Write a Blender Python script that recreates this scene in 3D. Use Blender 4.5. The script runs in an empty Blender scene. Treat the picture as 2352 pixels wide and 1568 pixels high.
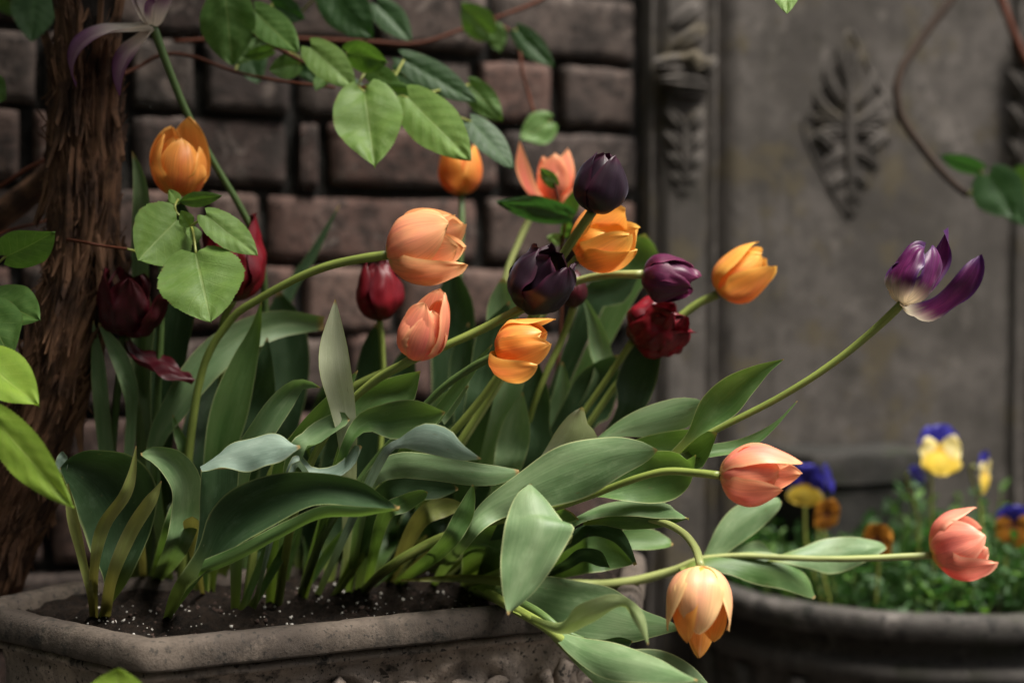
import bpy, math, random
import numpy as np
from mathutils import Vector, Matrix, Euler, noise

random.seed(7)
scene = bpy.context.scene
COL = scene.collection
rad = math.radians

# ------------------------------------------------------------------ camera
F = 2352 * 50.0 / 36.0            # focal length in working pixels (frame 2352 x 1568)
CAM = Vector((0, 0, 0.75))
PITCH = rad(2.2)
cd = bpy.data.cameras.new('camera'); cd.lens = 50; cd.sensor_width = 36
cd.clip_start = 0.02; cd.clip_end = 3000
cam = bpy.data.objects.new('camera', cd); COL.objects.link(cam)
cam.location = CAM; cam.rotation_euler = (rad(90) - PITCH, 0, 0)
scene.camera = cam
cd.dof.use_dof = True; cd.dof.focus_distance = 1.055; cd.dof.aperture_fstop = 2.6
cd.dof.aperture_blades = 0
RC = Euler((rad(90) - PITCH, 0, 0)).to_matrix()

# ------------------------------------------------------------------ sky, sun, exposure
SUN_EL, SUN_AZ = 66.0, 118.0      # azimuth clockwise from +Y (depth)
w = bpy.data.worlds.new('World'); scene.world = w; w.use_nodes = True
nt = w.node_tree; bg = nt.nodes['Background']
sky = nt.nodes.new('ShaderNodeTexSky'); sky.sky_type = 'NISHITA'; sky.sun_disc = False
sky.sun_elevation = rad(SUN_EL); sky.sun_rotation = rad(SUN_AZ); sky.air_density = 1.0; sky.dust_density = 4.0
hs = nt.nodes.new('ShaderNodeHueSaturation'); hs.inputs['Saturation'].default_value = 0.16   # overcast sky
nt.links.new(sky.outputs[0], hs.inputs['Color']); nt.links.new(hs.outputs[0], bg.inputs[0])
bg.inputs[1].default_value = 0.05
sd = bpy.data.lights.new('sun', 'SUN'); sd.energy = 3.6; sd.angle = rad(30); sd.color = (1.0, 0.95, 0.87)
so = bpy.data.objects.new('sun', sd); COL.objects.link(so)
az = rad(SUN_AZ); el = rad(SUN_EL)
sdir = Vector((math.sin(az) * math.cos(el), math.cos(az) * math.cos(el), math.sin(el)))
so.rotation_euler = sdir.to_track_quat('Z', 'Y').to_euler(); so.location = sdir * 8
vs = scene.view_settings
vs.view_transform = 'Standard'; vs.look = 'None'; vs.gamma = 1.0; vs.exposure = 1.5; vs.use_curve_mapping = False

# ------------------------------------------------------------------ placing helpers
def P(x, y, d):
    v = Vector(((x - 1176) / F * d, -(y - 784) / F * d, -d))
    return CAM + RC @ v
def ray(x, y):
    return RC @ Vector(((x - 1176) / F, -(y - 784) / F, -1))
RIM_Z = 0.502
SOIL_Z = 0.494
def on_z(x, y, z):
    r = ray(x, y); t = (z - CAM.z) / r.z
    return CAM + r * t
def S(x, y):                       # a spot on the soil, as (x, y, depth)
    r = ray(x, y); return (x, y, (SOIL_Z - 0.006 - CAM.z) / r.z)

def tag(o, label=None, cat=None, group=None, kind=None):
    if label: o['label'] = label
    if cat: o['category'] = cat
    if group: o['group'] = group
    if kind: o['kind'] = kind
    return o
def thing(name, loc, label, cat, group=None):
    o = bpy.data.objects.new(name, None); o.empty_display_size = 0.02
    o.location = loc; COL.objects.link(o)
    return tag(o, label, cat, group)
def mesh_obj(name, verts, faces, mat, parent=None, uvs=None, smooth=True):
    off = parent_world(parent)
    me = bpy.data.meshes.new(name)
    me.from_pydata([tuple(Vector(v) - off) for v in verts], [], faces)
    if smooth: me.polygons.foreach_set('use_smooth', [True] * len(me.polygons))
    if uvs is not None:
        ul = me.uv_layers.new(name='UVMap')
        li = np.empty(len(me.loops), dtype=np.int32); me.loops.foreach_get('vertex_index', li)
        ul.data.foreach_set('uv', np.asarray(uvs, dtype=np.float32)[li].ravel())
    me.materials.append(mat); me.update()
    o = bpy.data.objects.new(name, me); COL.objects.link(o)
    if parent: o.parent = parent
    return o
def parent_world(p):
    v = Vector((0, 0, 0))
    while p is not None:
        v = v + p.location; p = p.parent
    return v
def grid_faces(n, m, flip=False):
    f = []
    for i in range(n - 1):
        for j in range(m - 1):
            q = (i * m + j, i * m + j + 1, (i + 1) * m + j + 1, (i + 1) * m + j)
            f.append(q[::-1] if flip else q)
    return f
def crom(pts, n):
    """n samples along a Catmull-Rom curve, even in chord length; pts are tuples of any size"""
    A = np.array(pts, dtype=float)
    if len(A) == 2:
        return A[0] + (A[1] - A[0]) * np.linspace(0, 1, n)[:, None]
    ext = np.vstack([2 * A[0] - A[1], A, 2 * A[-1] - A[-2]])
    out = []
    for i in range(1, len(ext) - 2):
        p0, p1, p2, p3 = ext[i - 1], ext[i], ext[i + 1], ext[i + 2]
        for t in np.linspace(0, 1, 24, endpoint=False):
            out.append(.5 * ((2 * p1) + (-p0 + p2) * t + (2 * p0 - 5 * p1 + 4 * p2 - p3) * t * t + (-p0 + 3 * p1 - 3 * p2 + p3) * t ** 3))
    out.append(A[-1]); out = np.array(out)
    seg = np.linalg.norm(np.diff(out[:, :2], axis=0), axis=1) + 1e-6
    s = np.concatenate([[0], np.cumsum(seg)]); s /= s[-1]
    q = np.linspace(0, 1, n)
    return np.stack([np.interp(q, s, out[:, k]) for k in range(out.shape[1])], axis=1)
def px2w(a):
    return [P(*p[:3]) for p in a]
def tube_data(pts, radii, sides=10, caps=True, knob=0.0, seed=0):
    pts = [Vector(p) for p in pts]; n = len(pts)
    verts, uvs, faces = [], [], []
    T = [(pts[min(i + 1, n - 1)] - pts[max(i - 1, 0)]).normalized() for i in range(n)]
    up = Vector((0, 0, 1)) if abs(T[0].z) < .9 else Vector((1, 0, 0))
    nx = T[0].cross(up).normalized()
    for i in range(n):
        nx = (nx - T[i] * nx.dot(T[i])).normalized(); ny = T[i].cross(nx)
        for k in range(sides):
            a = 2 * math.pi * k / sides
            r = radii[i]
            if knob: r *= 1 + knob * noise.noise(Vector((math.cos(a) * 1.3, math.sin(a) * 1.3, i * .35 + seed * 7.1)))
            verts.append(pts[i] + nx * math.cos(a) * r + ny * math.sin(a) * r); uvs.append((k / sides, i / (n - 1)))
    for i in range(n - 1):
        for k in range(sides):
            k2 = (k + 1) % sides
            faces.append((i * sides + k, i * sides + k2, (i + 1) * sides + k2, (i + 1) * sides + k))
    if caps:
        faces.append(tuple(range(sides))[::-1]); faces.append(tuple((n - 1) * sides + k for k in range(sides)))
    return verts, faces, uvs
def tube(name, path, rpx, mat, parent, n=30, sides=10, knob=0.0, seed=0):
    """path: (x, y, depth) list; rpx: radius in working pixels, one number or a list along the path"""
    s = crom(path, n)
    r = np.interp(np.linspace(0, 1, n), np.linspace(0, 1, len(rpx)), rpx) if isinstance(rpx, (list, tuple)) else np.full(n, rpx)
    pts = px2w(s); R = [float(r[i]) * s[i][2] / F for i in range(n)]
    v, f, u = tube_data(pts, R, sides, True, knob, seed)
    return mesh_obj(name, v, f, mat, parent, u)

# ------------------------------------------------------------------ materials
MATS = {}
class NT:
    def __init__(s, name):
        s.m = bpy.data.materials.new(name); s.m.use_nodes = True; s.t = s.m.node_tree
        s.p = s.t.nodes['Principled BSDF']; s.out = s.t.nodes['Material Output']; MATS[name] = s.m
    def n(s, typ, **kw):
        x = s.t.nodes.new(typ)
        for k, v in kw.items(): setattr(x, k, v)
        return x
    def l(s, a, b): s.t.links.new(a, b)
    def math(s, op, a, b=None, c=None, clamp=False):
        x = s.n('ShaderNodeMath', operation=op, use_clamp=clamp)
        for i, q in enumerate((a, b, c)):
            if q is None: continue
            if isinstance(q, (int, float)): x.inputs[i].default_value = q
            else: s.l(q, x.inputs[i])
        return x.outputs[0]
    def sstep(s, v, lo, hi):
        x = s.n('ShaderNodeMapRange', interpolation_type='SMOOTHSTEP')
        s.l(v, x.inputs[0]); x.inputs[1].default_value = lo; x.inputs[2].default_value = hi
        return x.outputs[0]
    def mix(s, fac, a, b, mode='MIX'):
        x = s.n('ShaderNodeMix', data_type='RGBA', blend_type=mode)
        if isinstance(fac, (int, float)): x.inputs[0].default_value = fac
        else: s.l(fac, x.inputs[0])
        for i, q in ((6, a), (7, b)):
            if isinstance(q, tuple): x.inputs[i].default_value = (*q[:3], 1)
            else: s.l(q, x.inputs[i])
        return x.outputs[2]
    def noise(s, scale, detail=4, rough=.55, vec=None, dist=0):
        x = s.n('ShaderNodeTexNoise'); x.inputs['Scale'].default_value = scale
        x.inputs['Detail'].default_value = detail; x.inputs['Roughness'].default_value = rough
        x.inputs['Distortion'].default_value = dist
        if vec is not None: s.l(vec, x.inputs['Vector'])
        return x.outputs[0]
    def bump(s, h, strength=.3, dist=.001):
        x = s.n('ShaderNodeBump'); x.inputs['Strength'].default_value = strength; x.inputs['Distance'].default_value = dist
        s.l(h, x.inputs['Height']); s.l(x.outputs[0], s.p.inputs['Normal']); return x.outputs[0]
    def uv(s):
        t = s.n('ShaderNodeTexCoord'); x = s.n('ShaderNodeSeparateXYZ'); s.l(t.outputs['UV'], x.inputs[0])
        return t.outputs['UV'], x.outputs[0], x.outputs[1]
    def stretch(s, vec, sc):
        x = s.n('ShaderNodeMapping'); x.inputs['Scale'].default_value = sc; s.l(vec, x.inputs[0]); return x.outputs[0]
    def translucent(s, color, fac, normal=None):
        tr = s.n('ShaderNodeBsdfTranslucent')
        if isinstance(color, tuple): tr.inputs[0].default_value = (*color, 1)
        else: s.l(color, tr.inputs[0])
        mx = s.n('ShaderNodeMixShader')
        if isinstance(fac, (int, float)): mx.inputs[0].default_value = fac
        else: s.l(fac, mx.inputs[0])
        s.l(s.p.outputs[0], mx.inputs[1]); s.l(tr.outputs[0], mx.inputs[2]); s.l(mx.outputs[0], s.out.inputs[0])
def coords(q, world=True):
    if world:
        g = q.n('ShaderNodeNewGeometry'); return g.outputs['Position']
    return q.n('ShaderNodeTexCoord').outputs['Object']

def petal_mat(name, base, main, flame, edge, vein=0.2, rough=.42, trans=.34, base_reach=.22, sheen=0.0):
    q = NT(name); uv, u, v = q.uv()
    uc = q.math('ABSOLUTE', q.math('MULTIPLY_ADD', u, 2, -1))
    oi = q.n('ShaderNodeObjectInfo')
    rv = q.n('ShaderNodeCombineXYZ'); q.l(q.math('MULTIPLY', oi.outputs['Random'], 37), rv.inputs[2])
    va = q.n('ShaderNodeVectorMath', operation='ADD'); q.l(q.stretch(uv, (30, 1.4, 1)), va.inputs[0]); q.l(rv.outputs[0], va.inputs[1])
    st = q.noise(1.0, 3, .6, va.outputs[0])
    va2 = q.n('ShaderNodeVectorMath', operation='ADD'); q.l(q.stretch(uv, (3.5, 2.4, 1)), va2.inputs[0]); q.l(rv.outputs[0], va2.inputs[1])
    bl = q.noise(1.0, 3, .6, va2.outputs[0])
    fl = q.math('MULTIPLY', q.sstep(q.math('ADD', uc, q.math('MULTIPLY_ADD', st, .5, -.25)), .75, .05), q.sstep(v, 1.05, .35))
    fl = q.math('MULTIPLY', fl, q.sstep(bl, .22, .62))
    c = q.mix(fl, main, flame)
    ed = q.math('MAXIMUM', q.sstep(uc, .72, 1.0), q.sstep(v, .86, 1.0))
    c = q.mix(q.math('MULTIPLY', ed, .8), c, edge)
    bs = q.sstep(q.math('ADD', v, q.math('MULTIPLY_ADD', st, .22, -.11)), base_reach, base_reach * .3)
    c = q.mix(bs, c, base)
    dk = q.math('MULTIPLY_ADD', q.sstep(st, .3, .7), vein, 1 - vein * .6)
    mx = q.n('ShaderNodeMix', data_type='RGBA', blend_type='MULTIPLY'); mx.inputs[0].default_value = 1
    cc = q.n('ShaderNodeCombineColor'); [q.l(dk, cc.inputs[i]) for i in range(3)]
    q.l(c, mx.inputs[6]); q.l(cc.outputs[0], mx.inputs[7]); c = mx.outputs[2]
    q.l(c, q.p.inputs['Base Color']); q.p.inputs['Roughness'].default_value = rough
    q.p.inputs['Specular IOR Level'].default_value = .35
    if sheen:
        q.p.inputs['Sheen Weight'].default_value = sheen; q.p.inputs['Sheen Roughness'].default_value = .35
        q.p.inputs['Sheen Tint'].default_value = (.75, .75, 1, 1)
    q.bump(st, .12, .001); q.translucent(c, trans)
    return q.m
petal_mat('petal_orange', (.74, .40, .08), (.84, .34, .065), (.76, .19, .05), (.88, .46, .11))
petal_mat('petal_coral', (.82, .46, .18), (.85, .32, .18), (.82, .20, .16), (.89, .48, .24))
petal_mat('petal_peach', (.76, .52, .14), (.85, .41, .20), (.82, .28, .18), (.88, .54, .24))
petal_mat('petal_pale_peach', (.84, .58, .26), (.87, .54, .26), (.86, .40, .25), (.89, .60, .27))
petal_mat('petal_pink', (.82, .58, .14), (.84, .30, .20), (.78, .20, .17), (.88, .46, .30), base_reach=.3)
petal_mat('petal_yellow_orange', (.74, .44, .08), (.86, .42, .08), (.84, .30, .10), (.89, .52, .11))
petal_mat('petal_red', (.08, .02, .01), (.14, .004, .010), (.24, .008, .016), (.09, .003, .009), rough=.38, trans=.15)
petal_mat('petal_maroon', (.07, .02, .01), (.045, .002, .006), (.032, .002, .005), (.07, .003, .009), rough=.45, trans=.12)
petal_mat('petal_black_purple', (.03, .006, .012), (.014, .0025, .009), (.010, .003, .011), (.038, .003, .016), vein=.5, rough=.40, trans=.08, sheen=.10)
petal_mat('petal_plum', (.30, .16, .12), (.085, .008, .04), (.05, .006, .032), (.13, .014, .055), vein=.45, rough=.42, trans=.12, sheen=.1, base_reach=.12)
petal_mat('petal_white_purple', (.88, .78, .58), (.075, .007, .06), (.17, .016, .10), (.05, .010, .085), vein=.6, rough=.45, trans=.2, sheen=.05, base_reach=.46)
petal_mat('petal_faded_purple', (.75, .66, .58), (.20, .09, .17), (.45, .32, .36), (.12, .03, .12), vein=.5, base_reach=.6)
petal_mat('pansy_yellow', (.55, .30, .02), (.80, .55, .06), (.82, .60, .10), (.84, .64, .16), vein=.15)
petal_mat('pansy_cream', (.75, .50, .06), (.82, .66, .22), (.82, .70, .34), (.84, .76, .45), vein=.15)
petal_mat('pansy_blue', (.02, .015, .10), (.030, .025, .26), (.025, .02, .20), (.05, .04, .36), vein=.3)
petal_mat('pansy_orange', (.06, .015, .01), (.38, .15, .015), (.25, .08, .015), (.45, .20, .02), vein=.3)

def leaf_mat(name, col, col2, tcol, edge=(.38, .42, .20), rough=.48, trans=.24, base=(.16, .20, .04), spec=.35):
    """waxy strap leaf: parallel veins, thin pale margin, yellower towards its sheath"""
    q = NT(name); uv, u, v = q.uv()
    uc = q.math('ABSOLUTE', q.math('MULTIPLY_ADD', u, 2, -1))
    oi = q.n('ShaderNodeObjectInfo')
    rv = q.n('ShaderNodeCombineXYZ'); q.l(q.math('MULTIPLY', oi.outputs['Random'], 53), rv.inputs[2])
    def off(sc):
        va = q.n('ShaderNodeVectorMath', operation='ADD'); q.l(q.stretch(uv, sc), va.inputs[0]); q.l(rv.outputs[0], va.inputs[1]); return va.outputs[0]
    st = q.noise(1.0, 3, .6, off((34, 1.3, 1)))
    st2 = q.noise(1.0, 2, .5, off((90, 1.8, 1)))
    bl = q.noise(1.0, 4, .6, off((2.2, 3.4, 1)))
    c = q.mix(q.sstep(bl, .3, .72), col, col2)
    c = q.mix(q.math('MULTIPLY', q.sstep(st, .42, .78), .22), c, tuple(min(1, x * 1.7) for x in col2))
    c = q.mix(q.math('MULTIPLY', q.sstep(st2, .5, .75), .08), c, tuple(x * .45 for x in col))
    wx = q.noise(1.0, 5, .7, off((5, 9, 1)))
    c = q.mix(q.math('MULTIPLY', q.sstep(wx, .5, .75), .4), c, tuple(min(1, x * 1.5 + .03) for x in col2))
    dm = q.noise(1.0, 4, .65, off((7, 13, 3)))
    c = q.mix(q.math('MULTIPLY', q.sstep(dm, .66, .74), .55), c, (.13, .11, .05))
    # scuffs and specks
    vo = q.n('ShaderNodeTexVoronoi'); vo.inputs['Scale'].default_value = 1; q.l(off((9, 22, 1)), vo.inputs['Vector'])
    sp = q.math('MULTIPLY', q.sstep(vo.outputs['Distance'], .10, .04), q.sstep(bl, .52, .62))
    c = q.mix(q.math('MULTIPLY', sp, .6), c, (.22, .20, .12))
    c = q.mix(q.sstep(v, .30, .0), c, base)
    c = q.mix(q.math('MULTIPLY', q.sstep(uc, .93, .99), .85), c, edge)
    c = q.mix(q.sstep(v, .975, .995), c, (.30, .20, .08))
    q.l(c, q.p.inputs['Base Color'])
    q.l(q.math('MULTIPLY_ADD', bl, .25, rough - .12), q.p.inputs['Roughness']); q.p.inputs['Specular IOR Level'].default_value = spec
    q.bump(q.math('ADD', q.math('MULTIPLY', st, .6), q.math('MULTIPLY', wx, .6)), .2, .0015); q.translucent(q.mix(.5, c, tcol), trans)
    return q.m
leaf_mat('tulip_leaf_glaucous', (.095, .170, .068), (.165, .235, .115), (.15, .28, .02))
leaf_mat('tulip_leaf_blue', (.15, .22, .17), (.25, .32, .26), (.12, .2, .05))
leaf_mat('tulip_leaf_green', (.055, .12, .03), (.095, .165, .05), (.16, .28, .01), trans=.3)
leaf_mat('tulip_leaf_deep', (.020, .044, .017), (.036, .066, .028), (.05, .10, .01), edge=(.20, .24, .10), spec=.18, rough=.5)  # darker copy of the leaf green, with interior shade in its colour
leaf_mat('tulip_leaf_yellowing', (.19, .22, .055), (.15, .16, .05), (.25, .2, .02), edge=(.32, .28, .12), base=(.28, .27, .07))
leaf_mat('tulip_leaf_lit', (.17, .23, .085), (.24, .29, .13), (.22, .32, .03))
leaf_mat('tulip_leaf_pale', (.32, .35, .22), (.38, .40, .27), (.25, .3, .08))

def stem_mat(name, col, col2, rough=.42, spec=.4):
    q = NT(name); uv, u, v = q.uv()
    st = q.noise(1, 3, .5, q.stretch(uv, (14, 3, 1)))
    c = q.mix(q.sstep(st, .3, .7), col, col2)
    bl = q.noise(1, 3, .6, q.stretch(uv, (2, 9, 1))); c = q.mix(q.math('MULTIPLY', q.sstep(bl, .4, .7), .5), c, tuple(x * .55 for x in col))
    q.l(c, q.p.inputs['Base Color'])
    q.p.inputs['Roughness'].default_value = rough; q.p.inputs['Specular IOR Level'].default_value = spec
    q.bump(st, .15, .0006)
stem_mat('tulip_stem', (.15, .20, .04), (.22, .26, .06))
stem_mat('tulip_stem_pale', (.24, .28, .09), (.30, .32, .12))
stem_mat('tulip_stem_deep', (.06, .11, .03), (.09, .14, .04))
stem_mat('vine_twig', (.10, .028, .012), (.06, .02, .012), .7, .15)
stem_mat('vine_petiole', (.26, .27, .06), (.20, .24, .05))
stem_mat('woody_stem', (.028, .019, .015), (.045, .03, .022), .8, .1)
stem_mat('pistil_yellow', (.55, .42, .08), (.62, .50, .14))

def vine_leaf_mat(name, col, col2, tcol, trans=.3, veinc=(.22, .30, .08)):
    q = NT(name); uv, u, v = q.uv()
    us = q.math('MULTIPLY_ADD', u, 2, -1); uc = q.math('ABSOLUTE', us)
    bl = q.noise(1, 4, .6, q.stretch(uv, (5, 6, 1)))
    oi = q.n('ShaderNodeObjectInfo')
    c = q.mix(q.sstep(bl, .3, .7), col, col2)
    c = q.mix(q.math('MULTIPLY', oi.outputs['Random'], .35), c, tuple(x * .6 for x in col))
    t = q.math('MULTIPLY', q.math('SUBTRACT', v, q.math('MULTIPLY', uc, q.math('MULTIPLY_ADD', uc, -.12, .42))), 6.5)
    fr = q.math('ABSOLUTE', q.math('SUBTRACT', q.math('FRACT', t), .5))
    sv = q.math('MULTIPLY', q.sstep(fr, .055, .012), q.sstep(uc, .98, .6))
    mr = q.sstep(uc, .05, .015)
    ve = q.math('MAXIMUM', q.math('MULTIPLY', sv, .6), mr)
    fine = q.n('ShaderNodeTexVoronoi', feature='DISTANCE_TO_EDGE'); fine.inputs['Scale'].default_value = 1
    q.l(q.stretch(uv, (26, 30, 1)), fine.inputs['Vector'])
    fv = q.sstep(fine.outputs['Distance'], .08, .01)
    c = q.mix(q.math('MULTIPLY', fv, .12), c, veinc)
    c = q.mix(q.math('MULTIPLY', ve, .55), c, veinc)
    be = q.noise(1, 4, .6, q.stretch(uv, (9, 9, 1)))
    c = q.mix(q.math('MULTIPLY', q.sstep(be, .68, .74), .5), c, (.16, .12, .03))
    c = q.mix(q.math('MULTIPLY', q.sstep(uc, .96, 1.0), q.sstep(be, .5, .6)), c, (.14, .09, .03))
    q.l(c, q.p.inputs['Base Color']); q.p.inputs['Roughness'].default_value = .48; q.p.inputs['Specular IOR Level'].default_value = .3
    q.bump(q.math('ADD', q.math('MULTIPLY', ve, -1), q.math('MULTIPLY', fv, -.3)), .35, .001)
    q.translucent(q.mix(.5, c, tcol), trans)
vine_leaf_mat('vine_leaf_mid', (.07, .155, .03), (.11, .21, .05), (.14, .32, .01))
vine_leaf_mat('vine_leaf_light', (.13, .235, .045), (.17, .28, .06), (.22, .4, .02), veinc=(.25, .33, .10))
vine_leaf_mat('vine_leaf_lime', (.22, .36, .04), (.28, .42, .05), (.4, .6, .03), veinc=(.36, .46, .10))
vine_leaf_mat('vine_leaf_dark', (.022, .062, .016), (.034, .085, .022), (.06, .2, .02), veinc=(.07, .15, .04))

def stone_mat(name, col, col2, dark, spk=.5, sc=1.0, bump=.5, moss=None):
    q = NT(name); pos = coords(q)
    big = q.noise(9 * sc, 5, .6, pos); mid = q.noise(60 * sc, 4, .65, pos); fine = q.noise(420 * sc, 3, .7, pos)
    c = q.mix(q.sstep(big, .38, .60), col, col2)
    c = q.mix(q.math('MULTIPLY', q.sstep(mid, .42, .66), .7), c, tuple(x * .55 for x in col))
    lic = q.math('MULTIPLY', q.sstep(q.noise(34 * sc, 5, .7, pos), .54, .64), q.sstep(big, .4, .6))
    c = q.mix(q.math('MULTIPLY', lic, spk), c, dark)
    c = q.mix(q.math('MULTIPLY', q.sstep(q.noise(26 * sc, 6, .7, pos), .56, .68), .55), c, tuple(min(1, x * 1.75) for x in col))
    stv = q.noise(1, 4, .6, q.stretch(pos, (55 * sc, 55 * sc, 4 * sc)))
    c = q.mix(q.math('MULTIPLY', q.sstep(stv, .55, .72), .45), c, dark)
    spots = q.sstep(q.noise(170 * sc, 2, .6, pos), .60, .68)
    c = q.mix(q.math('MULTIPLY', spots, spk * .9), c, dark)
    pit = q.sstep(fine, .60, .70)
    c = q.mix(q.math('MULTIPLY', pit, spk), c, dark)
    if moss:
        c = q.mix(q.math('MULTIPLY', q.sstep(q.noise(22 * sc, 4, .6, pos), .52, .66), .7), c, moss)
    q.l(c, q.p.inputs['Base Color']); q.p.inputs['Roughness'].default_value = .9
    q.p.inputs['Specular IOR Level'].default_value = .2
    h = q.math('ADD', q.math('MULTIPLY', mid, .6), q.math('MULTIPLY', fine, .4))
    q.bump(h, bump, .003)
    return q.m
stone_mat('trough_stone', (0.1045, 0.0832, 0.0665), (0.0713, 0.057, 0.0475), (.02, .02, .018), spk=.75, sc=1.3)
stone_mat('trough_relief_stone', (.34, .27, .22), (.17, .14, .12), (.016, .016, .016), spk=.95, sc=1.1, bump=.8)  # paler copy of the rim stone, making up for missing front light
stone_mat('panel_stone', (0.084, 0.0736, 0.0656), (0.0496, 0.0432, 0.0376), (.025, .023, .018), spk=.6, sc=.75, moss=(.072, .058, .034))
stone_mat('bowl_stone', (0.0975, 0.0874, 0.0796), (0.0515, 0.0468, 0.0421), (.012, .012, .012), spk=.8, sc=.7, moss=(.03, .032, .02))
stone_mat('ledge_stone', (0.0327, 0.0298, 0.0268), (0.0179, 0.0179, 0.0155), (.01, .01, .01), spk=.7, sc=.8, moss=(.02, .024, .012))
stone_mat('paving', (.06, .055, .05), (.04, .038, .035), (.02, .02, .02), spk=.4, sc=.3)
def brick_mat():
    q = NT('brick'); pos = coords(q); oi = q.n('ShaderNodeObjectInfo')
    big = q.noise(14, 5, .65, pos); mid = q.noise(70, 4, .7, pos); fine = q.noise(300, 3, .7, pos)
    rp = q.n('ShaderNodeValToRGB'); e = rp.color_ramp.elements
    e[0].position = 0; e[0].color = (.030, .024, .022, 1); e[1].position = 1; e[1].color = (.105, .068, .056, 1)
    for p_, c_ in ((.3, (.075, .043, .035, 1)), (.5, (.05, .043, .038, 1)), (.75, (.088, .052, .043, 1))):
        x = e.new(p_); x.color = c_
    q.l(oi.outputs['Random'], rp.inputs[0])
    c = q.mix(q.math('MULTIPLY', q.sstep(big, .45, .75), .6), rp.outputs[0], (.13, .098, .085))
    c = q.mix(q.math('MULTIPLY', q.sstep(mid, .48, .66), .75), c, (0.0185, 0.0158, 0.0145))
    c = q.mix(q.math('MULTIPLY', q.sstep(fine, .58, .7), .4), c, (0.0198, 0.0172, 0.0158))
    dp = q.noise(24, 4, .65, pos); c = q.mix(q.math('MULTIPLY', q.sstep(dp, .50, .66), .8), c, (.022, .018, .016))
    lp = q.noise(33, 5, .7, pos, .5); c = q.mix(q.math('MULTIPLY', q.sstep(lp, .56, .68), .6), c, (.15, .12, .105))
    q.l(c, q.p.inputs['Base Color']); q.p.inputs['Roughness'].default_value = .92; q.p.inputs['Specular IOR Level'].default_value = .15
    q.bump(q.math('ADD', mid, q.math('MULTIPLY', fine, .4)), .6, .004)
brick_mat()
stone_mat('mortar', (.030, .027, .024), (.014, .013, .012), (.01, .01, .01), spk=.5, sc=2)
def bark_mat(name, a, b, dk):
    q = NT(name); tc = q.n('ShaderNodeTexCoord'); oi = q.n('ShaderNodeObjectInfo')
    st = q.noise(1, 4, .65, q.stretch(tc.outputs['UV'], (14, 2.5, 1)))
    pos = coords(q); big = q.noise(30, 4, .6, pos); fi = q.noise(160, 3, .6, pos)
    c = q.mix(q.sstep(st, .3, .7), a, b)
    c = q.mix(q.math('MULTIPLY', q.sstep(big, .42, .62), .75), c, dk)
    c = q.mix(q.math('MULTIPLY', oi.outputs['Random'], .6), c, dk)
    q.l(c, q.p.inputs['Base Color']); q.p.inputs['Roughness'].default_value = .85; q.p.inputs['Specular IOR Level'].default_value = .2
    q.bump(q.math('ADD', st, fi), .7, .002)
bark_mat('bark_strip', (.24, .125, .068), (.11, .052, .03), (.016, .009, .007))
bark_mat('bark_core', (.03, .018, .012), (.018, .011, .008), (.006, .004, .003))
q = NT('soil'); pos = coords(q); a = q.noise(120, 5, .7, pos)
q.l(q.mix(q.sstep(a, .3, .7), (.006, .0045, .0035), (.020, .013, .009)), q.p.inputs['Base Color']); q.p.inputs['Roughness'].default_value = .95
q.p.inputs['Specular IOR Level'].default_value = .15
q.bump(a, 1.0, .006)
q = NT('perlite'); q.p.inputs['Base Color'].default_value = (.50, .47, .43, 1); q.p.inputs['Roughness'].default_value = .9
q = NT('wood_chip'); q.p.inputs['Base Color'].default_value = (.035, .018, .012, 1); q.p.inputs['Roughness'].default_value = .9
M = MATS

# ------------------------------------------------------------------ ground
def sheet(name, x0, x1, y0, y1, z, mat):
    return mesh_obj(name, [(x0, y0, z), (x1, y0, z), (x1, y1, z), (x0, y1, z)], [(0, 1, 2, 3)], mat, None, None, False)
tag(sheet('ground', -400, 400, -400, 400, 0, M['paving']), kind='structure')

# ------------------------------------------------------------------ unseen leafy screens added behind and left of the camera to cut sky light
q = NT('hedge_leaf'); hp = coords(q); hn = q.noise(90, 4, .7, hp)
q.l(q.mix(q.sstep(hn, .35, .65), (.012, .022, .008), (.045, .075, .02)), q.p.inputs['Base Color']); q.p.inputs['Roughness'].default_value = .7; q.bump(hn, 1.0, .03)
def sky_block_strip(name, a, b_, label, h=2.5, th=.6, n=60):
    a, b_ = Vector(a), Vector(b_); e = (b_ - a); L_ = e.length; e.normalize(); nn = Vector((-e.y, e.x, 0)); v = []
    prof = [(0, 0), (.02, .5), (0, 1.0), (.01, 1.5), (0, 2.0), (.03, h - .1), (.12, h), (th - .12, h), (th, h - .1), (th, 0)]
    for i in range(n):
        for o, z in prof:
            q_ = a + e * (L_ * i / (n - 1)) + nn * o + Vector((0, 0, z)); v.append(q_ + noise.noise_vector(q_ * 6) * .06 + noise.noise_vector(q_ * 25) * .03)
    m_ = len(prof); f = grid_faces(n, m_) + [tuple(range(m_)), tuple((n - 1) * m_ + i for i in range(m_))]
    root = thing(name, (a + b_) / 2, label, 'hedge'); mesh_obj('foliage', v, f, M['hedge_leaf'], root); return root
sky_block_strip('hedge', (3.2, -1.5, 0), (-3.2, -1.5, 0), 'tall clipped dark green hedge facing the brick wall across the court')
sky_block_strip('hedge', (-2.0, -1.4, 0), (-2.0, .9, 0), 'tall clipped dark green hedge at the trunk side of the court')

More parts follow.
